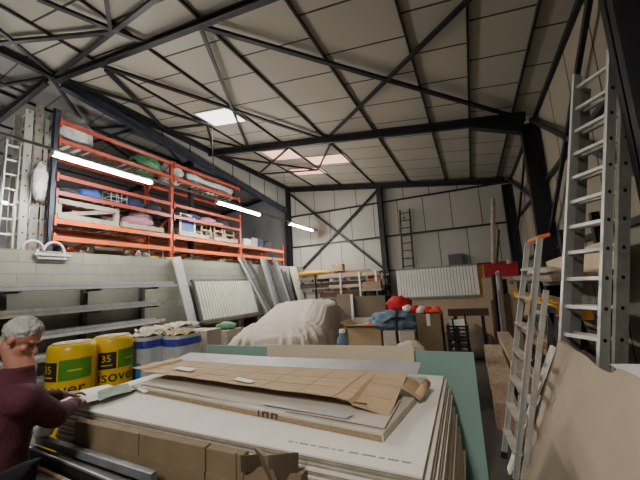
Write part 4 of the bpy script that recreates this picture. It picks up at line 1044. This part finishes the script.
# ------------------------------------------------------------------ right hand side timber
def beam(name, x0, x1, y0, y1, z0, z1, m, label):
    MB().box(x0, x1, y0, y1, z0, z1).build(name, m, cat='timber', label=label, group='timber lengths on the floor at right', bevel=.008)
beam('timber_block', .05, .31, 5.02, 6.7, .22, .5, 'wood', 'squared timber with rough end lying left beside the folded ladder')
beam('timber_block', .06, .30, 4.3, 5.0, 0.0, .3, 'wood_red', 'reddish squared timber block lying lowest in front of the others')
beam('timber_block', .04, .3, 5.02, 6.7, 0., .21, 'wood_dark', 'dark timber under the rough squared timber')
beam('timber_block', .34, .56, 4.7, 7.9, .3, .55, 'wood', 'longest squared timber lying right of the rough one')
beam('timber_block', .34, .56, 4.7, 7.9, 0, .29, 'wood_dark', 'dark timber under the longest squared timber')
rr = thing('timber_rack', 'cantilever timber rack along the right wall behind ladders', 'rack', (1.15, 6.5, 0))
for y in (4.9, 6.5, 8.9):
    MB().box(1.38, 1.46, y - .05, y + .05, 0, 2.4).build('post', 'black_metal', rr)
    MB().box(.75, 1.46, y - .05, y + .05, 0, .08).build('base_foot', 'black_metal', rr)
    for z in (.5, .85, 1.2, 1.6): MB().box(.8, 1.38, y - .03, y + .03, z - .05, z).build('arm', 'dull_metal', rr)
r3 = random.Random(5)
zn = {.5: 'lowest arm', .85: 'second arm', 1.2: 'third arm', 1.6: 'topmost arm'}
for z in (.5, .85, 1.2, 1.6):
    for j in range(4):
        x = .84 + j * .13; h = r3.uniform(.05, .12)
        m = r3.choice(('wood', 'wood_old', 'wood_red', 'wood_dark')) if z != 1.2 else ('yellow_tarp' if j < 2 else 'wood')
        MB().ob((x + .05, 6.7 + r3.uniform(-.2, .3), z + h / 2 + .002), (.052, r3.uniform(-.01, .01), 0), (0, 2.1 + r3.uniform(-.2, .4), 0), (0, 0, h / 2)).build('timber_plank', m, cat='plank',
            label='%s plank out from the viewer side on %s of the right wall rack' % (ORD[j], zn[z]), group='planks on the right wall rack')
MB().prism([(1.36, 4.3, 1.72), (1.36, 8.1, 1.67), (1.36, 8.1, 1.92), (1.36, 4.3, 2.03)], (.015, 0, 0)).build('chipboard_panel', 'chipboard', cat='board', label='long pale chipboard panel on edge on the right wall rack')
MB().prism([(1.30, 4.1, 1.71), (1.30, 5.7, 1.71), (1.30, 5.7, 1.9), (1.30, 4.1, 1.95)], (.012, 0, 0)).build('chipboard_panel', 'chipboard', cat='board', label='shorter beige panel in front of the long chipboard panel')
bag('dust_cloth', (1.0, 6.0, 1.73), (.2, .7, .07), 'dust_sheet', 'grey cloth lying on the top planks of right rack', 'cloth', seed=101, flat=-.6)
# trestle with grey legs behind folded ladder
t = thing('trestle', 'grey metal trestle standing behind the folded step ladder', 'trestle', (.85, 4.3, 0))
for s in (-1, 1):
    for e in (0, 1): MB().bar((.72, 4.25 + .5 * e, 1.3), (.72 + s * .2, 4.25 + .5 * e, 0), .03, .05).build('leg', 'grey_frame', t)
MB().box(.68, .76, 4.2, 4.8, 1.28, 1.34).build('top_rail', 'grey_frame', t)
t = thing('paint_drum', 'blue and white tub on floor behind the folded step ladder', 'tub', (.44, 4.15, 0))
MB().lathe((.44, 4.15, 0), [(.12, 0), (.14, .36), (.145, .38), (.13, .39)], 20).build('tub_body', 'sky_film', t, smooth=True)
MB().lathe((.44, 4.15, .39), [(.147, 0), (.147, .03), (.12, .035)], 20).build('lid', 'white_plastic', t, smooth=True)
# big leaning hardboard in right foreground
def hb(u, v):
    # u along +y toward viewer, v up the lean; torn top edge
    y = 3.5 - 2.35 * u
    top = 1.11 + .12 * u + .010 * math.sin(u * 11) + .006 * math.sin(u * 27) - .03 * max(0, math.sin(u * PI * 1.2 - .3)) * (u < .5)
    z = top * v
    x = .17 + .44 * (z / 1.11) + .008 * math.sin(u * 3) + .02 * u
    return (x, y, z)
MB().grid(hb, 60, 20, (.008, 0, .002)).build('hardboard_sheet', 'hardboard', cat='board', label='large tan hardboard sheet with torn top edge in right foreground')
MB().prism([(.09, 3.42, 0), (.09, 3.54, 0), (.565, 3.6, 1.06), (.565, 3.46, 1.06)], (.02, 0, .0)).build('white_batten', 'plaster', cat='batten', label='white batten standing against far edge of the tan hardboard')
MB().grid(lambda u, v: (.78 + .5 * u, 1.7 + 1.22 * v, 1.06 - .03 * u + .02 * math.sin(v * 8) + .1 * (v - .5) * (u - .4)), 8, 12, (0, 0, .003)).build('white_sheet', 'paper', cat='sheet', label='white plastic sheet behind the tan hardboard at right edge')
t = thing('work_table', 'rough dark table under the white plastic sheet at right', 'table', (1.05, 2.3, 0))
MB().box(.84, 1.36, 1.65, 2.9, .95, 1.0).build('table_top', 'wood_dark', t)
for x in (.82, 1.26):
    for y in (1.7, 2.85): MB().box(x + .05 - .03, x + .05 + .03, y - .03, y + .03, 0, .95).build('leg', 'wood_dark', t)
# tyre-like coil hanging behind rungs
t = thing('cable_reel', 'dark cable reel lying behind the lowest visible ladder rungs', 'reel', (1.0, 4.6, .86))
MB().tube([(1.0 + .0, 4.6 + .16 * math.cos(2 * PI * i / 20), 1.04 + .16 * math.sin(2 * PI * i / 20)) for i in range(21)], .045, 8, False).build('coil', 'black_plastic', t, smooth=True)
MB().tube([(.93, 4.6, 1.04), (1.07, 4.6, 1.04)], .08, 14).build('core', 'wood_dark', t)

# ------------------------------------------------------------------ the person
def baked(o):
    bpy.context.view_layer.update()
    me = bpy.data.meshes.new_from_object(o.evaluated_get(bpy.context.evaluated_depsgraph_get()))
    vs = [o.matrix_world @ v.co for v in me.vertices]; fs = [tuple(p.vertices) for p in me.polygons]
    old = o.data; bpy.data.objects.remove(o); bpy.data.meshes.remove(old); bpy.data.meshes.remove(me)
    return vs, fs
def skin(nodes, edges, root=0, sub=2):
    me = bpy.data.meshes.new('s'); me.from_pydata([n[0] for n in nodes], edges, [])
    o = bpy.data.objects.new('s', me); COL.objects.link(o)
    md = o.modifiers.new('k', 'SKIN'); md.use_smooth_shade = True
    for i, n in enumerate(nodes):
        r = n[1] if isinstance(n[1], tuple) else (n[1], n[1])
        me.skin_vertices[0].data[i].radius = r; me.skin_vertices[0].data[i].use_root = (i == root)
    s = o.modifiers.new('d', 'SUBSURF'); s.levels = sub; s.render_levels = sub
    return baked(o)
def remesh(mb, vox, smooth=3):
    me = bpy.data.meshes.new('r'); me.from_pydata(mb.v, [], mb.f)
    bm = bmesh.new(); bm.from_mesh(me); bmesh.ops.recalc_face_normals(bm, faces=bm.faces); bm.to_mesh(me); bm.free()
    o = bpy.data.objects.new('r', me); COL.objects.link(o)
    m = o.modifiers.new('v', 'REMESH'); m.mode = 'VOXEL'; m.voxel_size = vox
    if smooth:
        s = o.modifiers.new('s', 'SMOOTH'); s.iterations = smooth; s.factor = .5
    vs, fs = baked(o)
    par = list(range(len(vs)))
    def find(i):
        while par[i] != i: par[i] = par[par[i]]; i = par[i]
        return i
    for f_ in fs:
        a = find(f_[0])
        for i in f_[1:]: par[find(i)] = a
    cnt = {}
    for i in range(len(vs)): cnt[find(i)] = cnt.get(find(i), 0) + 1
    big = max(cnt, key=cnt.get); keep = [i for i in range(len(vs)) if find(i) == big]; ix = {i: k for k, i in enumerate(keep)}
    print('ISLANDS', sorted(cnt.values())[-8:])
    return MB().add([vs[i] for i in keep], [tuple(ix[i] for i in f_) for f_ in fs if f_[0] in ix])
F = V((.12, .99, 0)).normalized(); Lf = V((-F.y, F.x, 0)); Z = V((0, 0, 1))
BASE = V((-2.50, .96, 0))
def B(f, l, z): return BASE + F * f + Lf * l + Z * z * .94
HC = V((-2.5, 1.05, 1.495))                      # head centre
GF = V((.8, .6, 0)); hd_f = (GF * .8 - Z * .5).normalized()  # looks down at the paper
hd_u = (Z * .85 + GF * .5).normalized(); hd_u = (hd_u - hd_f * hd_u.dot(hd_f)).normalized(); hd_l = hd_u.cross(hd_f).normalized()
def H(f, l, u): return HC + hd_f * f + hd_l * l + hd_u * u
lh, rh = V((-2.80, 1.50, 1.02)), V((-2.62, 1.46, .995))
le, re = V((-2.80, 1.2, 1.05)), V((-2.36, 1.18, 1.03))
nodes = [(B(0, 0, .9), (.12, .1)), (B(.02, 0, 1.1), (.12, .1)), (B(.03, 0, 1.24), (.11, .09)), (B(.13, 0, 1.4), .06), (HC - hd_f * .03 - hd_u * .05, .06),
         (B(.05, .19, 1.26), .062), (le, .045), (lh - (lh - le).normalized() * .02, .03),
         (B(.05, -.19, 1.26), .062), (re, .045), (rh - (rh - re).normalized() * .02, .03),
         (B(0, .1, .84), .095), (B(.03, .11, .47), .065), (B(-.01, .12, .1), .045), (B(.12, .13, .05), .04),
         (B(0, -.1, .84), .095), (B(.03, -.11, .47), .065), (B(-.01, -.12, .1), .045), (B(.12, -.13, .05), .04)]
edges = [(0, 1), (1, 2), (2, 3), (3, 4), (2, 5), (5, 6), (6, 7), (2, 8), (8, 9), (9, 10), (0, 11), (11, 12), (12, 13), (13, 14), (0, 15), (15, 16), (16, 17), (17, 18)]
body = MB(); body.add(*skin(nodes, edges))
# head: cranium, jaw, nose, ears, brow, lips
def ell(mb, c, a, b, d, sub=3):
    bm = bmesh.new(); bmesh.ops.create_icosphere(bm, subdivisions=sub, radius=1)
    mb.add([V(c) + a * v.co.x + b * v.co.y + d * v.co.z for v in bm.verts], [tuple(v.index for v in f.verts) for f in bm.faces]); bm.free()
ell(body, H(-.01, 0, .03), hd_f * .095, hd_l * .076, hd_u * .088)
ell(body, H(.03, 0, -.045), hd_f * .062, hd_l * .055, hd_u * .075)
ell(body, H(.062, 0, -.095), hd_f * .024, hd_l * .026, hd_u * .02)
ell(body, H(.098, 0, -.022), hd_f * .022, hd_l * .014, (hd_u - hd_f * .5) * .026)
ell(body, H(.078, 0, .022), hd_f * .018, hd_l * .05, hd_u * .01)
ell(body, H(.084, 0, -.062), hd_f * .01, hd_l * .022, hd_u * .006)
for s in (-1, 1):
    ell(body, H(-.008, s * .077, -.008), hd_f * .018, hd_l * .009, hd_u * .03)
    ell(body, H(.062, s * .042, -.025), hd_f * .02, hd_l * .02, hd_u * .02)
# limbs and neck carried through the joints
def limb(mb, pts, rs):
    for p, r in zip(pts, rs): ell(mb, p, V((r, 0, 0)), V((0, r, 0)), V((0, 0, r)), 2)
    for (p, r), (q, r2) in zip(zip(pts, rs), list(zip(pts, rs))[1:]): mb.tube([p, q], [r, r2], 14)
for e_, h_, sd_ in ((le, lh, 1), (re, rh, -1)):
    d_ = (h_ - e_).normalized()
    limb(body, [B(.04, .08 * sd_, 1.25), B(.05, .19 * sd_, 1.26), e_, h_ - d_ * .05], [.085, .062, .046, .03])
limb(body, [B(.02, 0, 1.1), B(.04, 0, 1.25), B(.09, 0, 1.37), HC - hd_f * .02 - hd_u * .06], [.12, .075, .055, .056])
limb(body, [B(0, 0, .9), B(.02, 0, 1.1)], [.12, .12])
for s_ in (-1, 1): limb(body, [B(0, .06 * s_, .88), B(0, .1 * s_, .8), B(.03, .11 * s_, .47), B(-.01, .12 * s_, .1), B(.1, .13 * s_, .05)], [.1, .09, .06, .045, .04])
# hands
def hand(mb, wrist, tip_dir, side, down, curl=.5, k=1.):
    t_, s_, d_ = V(tip_dir).normalized(), V(side).normalized(), V(down).normalized()
    palm = wrist + t_ * .045
    ell(mb, palm, t_ * .05, s_ * .042, d_ * .016)
    ell(mb, wrist, t_ * .05, s_ * .028, d_ * .022)
    for i, (off, ln) in enumerate(((.032, .068), (.011, .078), (-.011, .072), (-.031, .056))):
        a = palm + t_ * .03 + s_ * off
        p1 = a + t_ * ln * .45 + d_ * ln * .05; p2 = p1 + (t_ * (1 - curl * .6) + d_ * curl).normalized() * ln * .33; p3 = p2 + (t_ * (1 - curl) + d_ * curl * 1.2).normalized() * ln * .3
        mb.tube([a - t_ * .02, a + t_ * .01, p1, p2, p3], [.009, .0095, .009, .008, .006], 8)
    a = palm + s_ * .035 - t_ * .025
    mb.tube([a - s_ * .015, a + s_ * .012 + t_ * .015 + d_ * .008, a + s_ * .024 + t_ * .045 + d_ * .018, a + s_ * .022 + t_ * .066 + d_ * .022], [.012, .011, .0095, .007], 8)
hand(body, lh - (lh - le).normalized() * .05, (lh - le), Lf * -1, -Z + F * .3, .6)
hand(body, rh - (rh - re).normalized() * .05, (rh - re), Lf * 1, -Z + F * .3, .7)
body = remesh(body, .006, 2)
po = thing('person', 'grey haired person in a dark maroon top bending over papers at left edge', 'person', BASE)
bo = body.build('body', 'skin', po, smooth=True)
# jacket and trousers follow the body
jk = MB()
rings = [(0, .76, .185, .15), (0, .95, .185, .15), (.01, 1.1, .2, .155), (.03, 1.22, .215, .145), (.04, 1.3, .17, .125), (.055, 1.35, .11, .1), (.065, 1.385, .088, .09), (.075, 1.42, .08, .085)]
n_ = 28
jv = [B(f_, math.cos(2 * PI * k_ / n_) * w_, z_) + F * math.sin(2 * PI * k_ / n_) * d_ for f_, z_, w_, d_ in rings for k_ in range(n_)]
jf = [(i * n_ + k_, i * n_ + (k_ + 1) % n_, (i + 1) * n_ + (k_ + 1) % n_, (i + 1) * n_ + k_) for i in range(len(rings) - 1) for k_ in range(n_)]
jk.add(jv, jf + [tuple(range(n_))[::-1], tuple(range((len(rings) - 1) * n_, len(rings) * n_))])
for e_, h_, sd_ in ((le, lh, 1), (re, rh, -1)):
    d_ = (h_ - e_).normalized()
    limb(jk, [B(.03, .1 * sd_, 1.24), B(.05, .19 * sd_, 1.255), e_, h_ - d_ * .1], [.11, .088, .068, .047])
jk = remesh(jk, .012, 2)
for p in jk.v:
    p += V((noise.noise(p * 9), noise.noise(p * 9 + V((5, 0, 0))), noise.noise(p * 9 + V((0, 7, 0))))) * .012
jk.build('jacket', 'maroon_fabric', bo, smooth=True)
tn = [(B(0, 0, .86), (.165, .135)), (B(0, .1, .8), .115), (B(.03, .11, .47), .09), (B(-.01, .12, .1), .075), (B(0, -.1, .8), .115), (B(.03, -.11, .47), .09), (B(-.01, -.12, .1), .075)]
tr = MB(); tr.add(*skin(tn, [(0, 1), (1, 2), (2, 3), (0, 4), (4, 5), (5, 6)])); tr = remesh(tr, .014, 2)
tr.build('trousers', 'trouser_fabric', bo, smooth=True)
sh = MB()
for s in (-1, 1): ell(sh, B(.07, .125 * s, .05), F * .14, Lf * .055, Z * .05)
sh.build('shoes', 'black_plastic', bo, smooth=True)
hr = MB()
def hair(u, v):
    a = 2 * PI * u; c_ = -math.cos(a)
    e2 = v * PI * ((.57 - .15 * c_ if c_ < 0 else .57 - .22 * c_) + .035 * noise.noise(V((math.cos(a) * 4, math.sin(a) * 4, 1))) + .02 * math.sin(a * 23))
    d = hd_f * (c_ * math.sin(e2)) + hd_l * (math.sin(a) * math.sin(e2)) + hd_u * math.cos(e2)
    k = 1 + .07 * noise.noise(d * 7) + .04 * noise.noise(d * 19) - .1 * max(0, v - .75) / .25
    return HC - hd_f * .012 + hd_u * .03 + (hd_f * d.dot(hd_f) * .106 + hd_l * d.dot(hd_l) * .086 + hd_u * d.dot(hd_u) * .1) * k
hr.grid(hair, 48, 22); hr.build('hair', 'grey_hair', bo, smooth=True)
for s in (-1, 1):
    ey = MB(); ell(ey, H(.079, s * .032, -.002), hd_f * .008, hd_l * .012, hd_u * .006, 2); ey.build('eye', 'trouser_fabric', bo, smooth=True)

# ------------------------------------------------------------------ light and camera
w = bpy.data.worlds.new('world'); SC.world = w; w.use_nodes = True
w.node_tree.nodes['Background'].inputs[0].default_value = (.5, .5, .52, 1); w.node_tree.nodes['Background'].inputs[1].default_value = .05
def lamp(loc, size, power, col, rot=(0, 0, 0), sy=None):
    l = bpy.data.lights.new('area_lamp', 'AREA'); l.size = size; l.energy = power; l.color = col
    if sy: l.shape = 'RECTANGLE'; l.size_y = sy
    o = bpy.data.objects.new('area_lamp', l); COL.objects.link(o); o.location = loc; o.rotation_euler = rot; return o
lamp((-.7, -2.2, 4.7), .5, 150, (1, .96, .9), sy=2.0)
lamp((-5.4, 6.1, 6.1), .9, 18, (1, .97, .92), sy=.6)

cam = bpy.data.cameras.new('camera'); co = bpy.data.objects.new('camera', cam); COL.objects.link(co); SC.camera = co
cam.sensor_fit = 'HORIZONTAL'; cam.sensor_width = 36; cam.lens = 36 * 322.73 / 640; cam.clip_start = .05
yw, pt, rl_ = [math.radians(a) for a in (-24.688, 8.2257, -3.3509)]
f = V((math.sin(yw) * math.cos(pt), math.cos(yw) * math.cos(pt), math.sin(pt))); r = V((math.cos(yw), -math.sin(yw), 0)); u = r.cross(f)
r2 = r * math.cos(rl_) + u * math.sin(rl_); u2 = u * math.cos(rl_) - r * math.sin(rl_)
M = Matrix((r2, u2, -f)).transposed().to_4x4(); M.translation = V((0, 0, 1.7)); co.matrix_world = M
SC.view_settings.view_transform = 'AgX'
SC.view_settings.exposure = 1.05
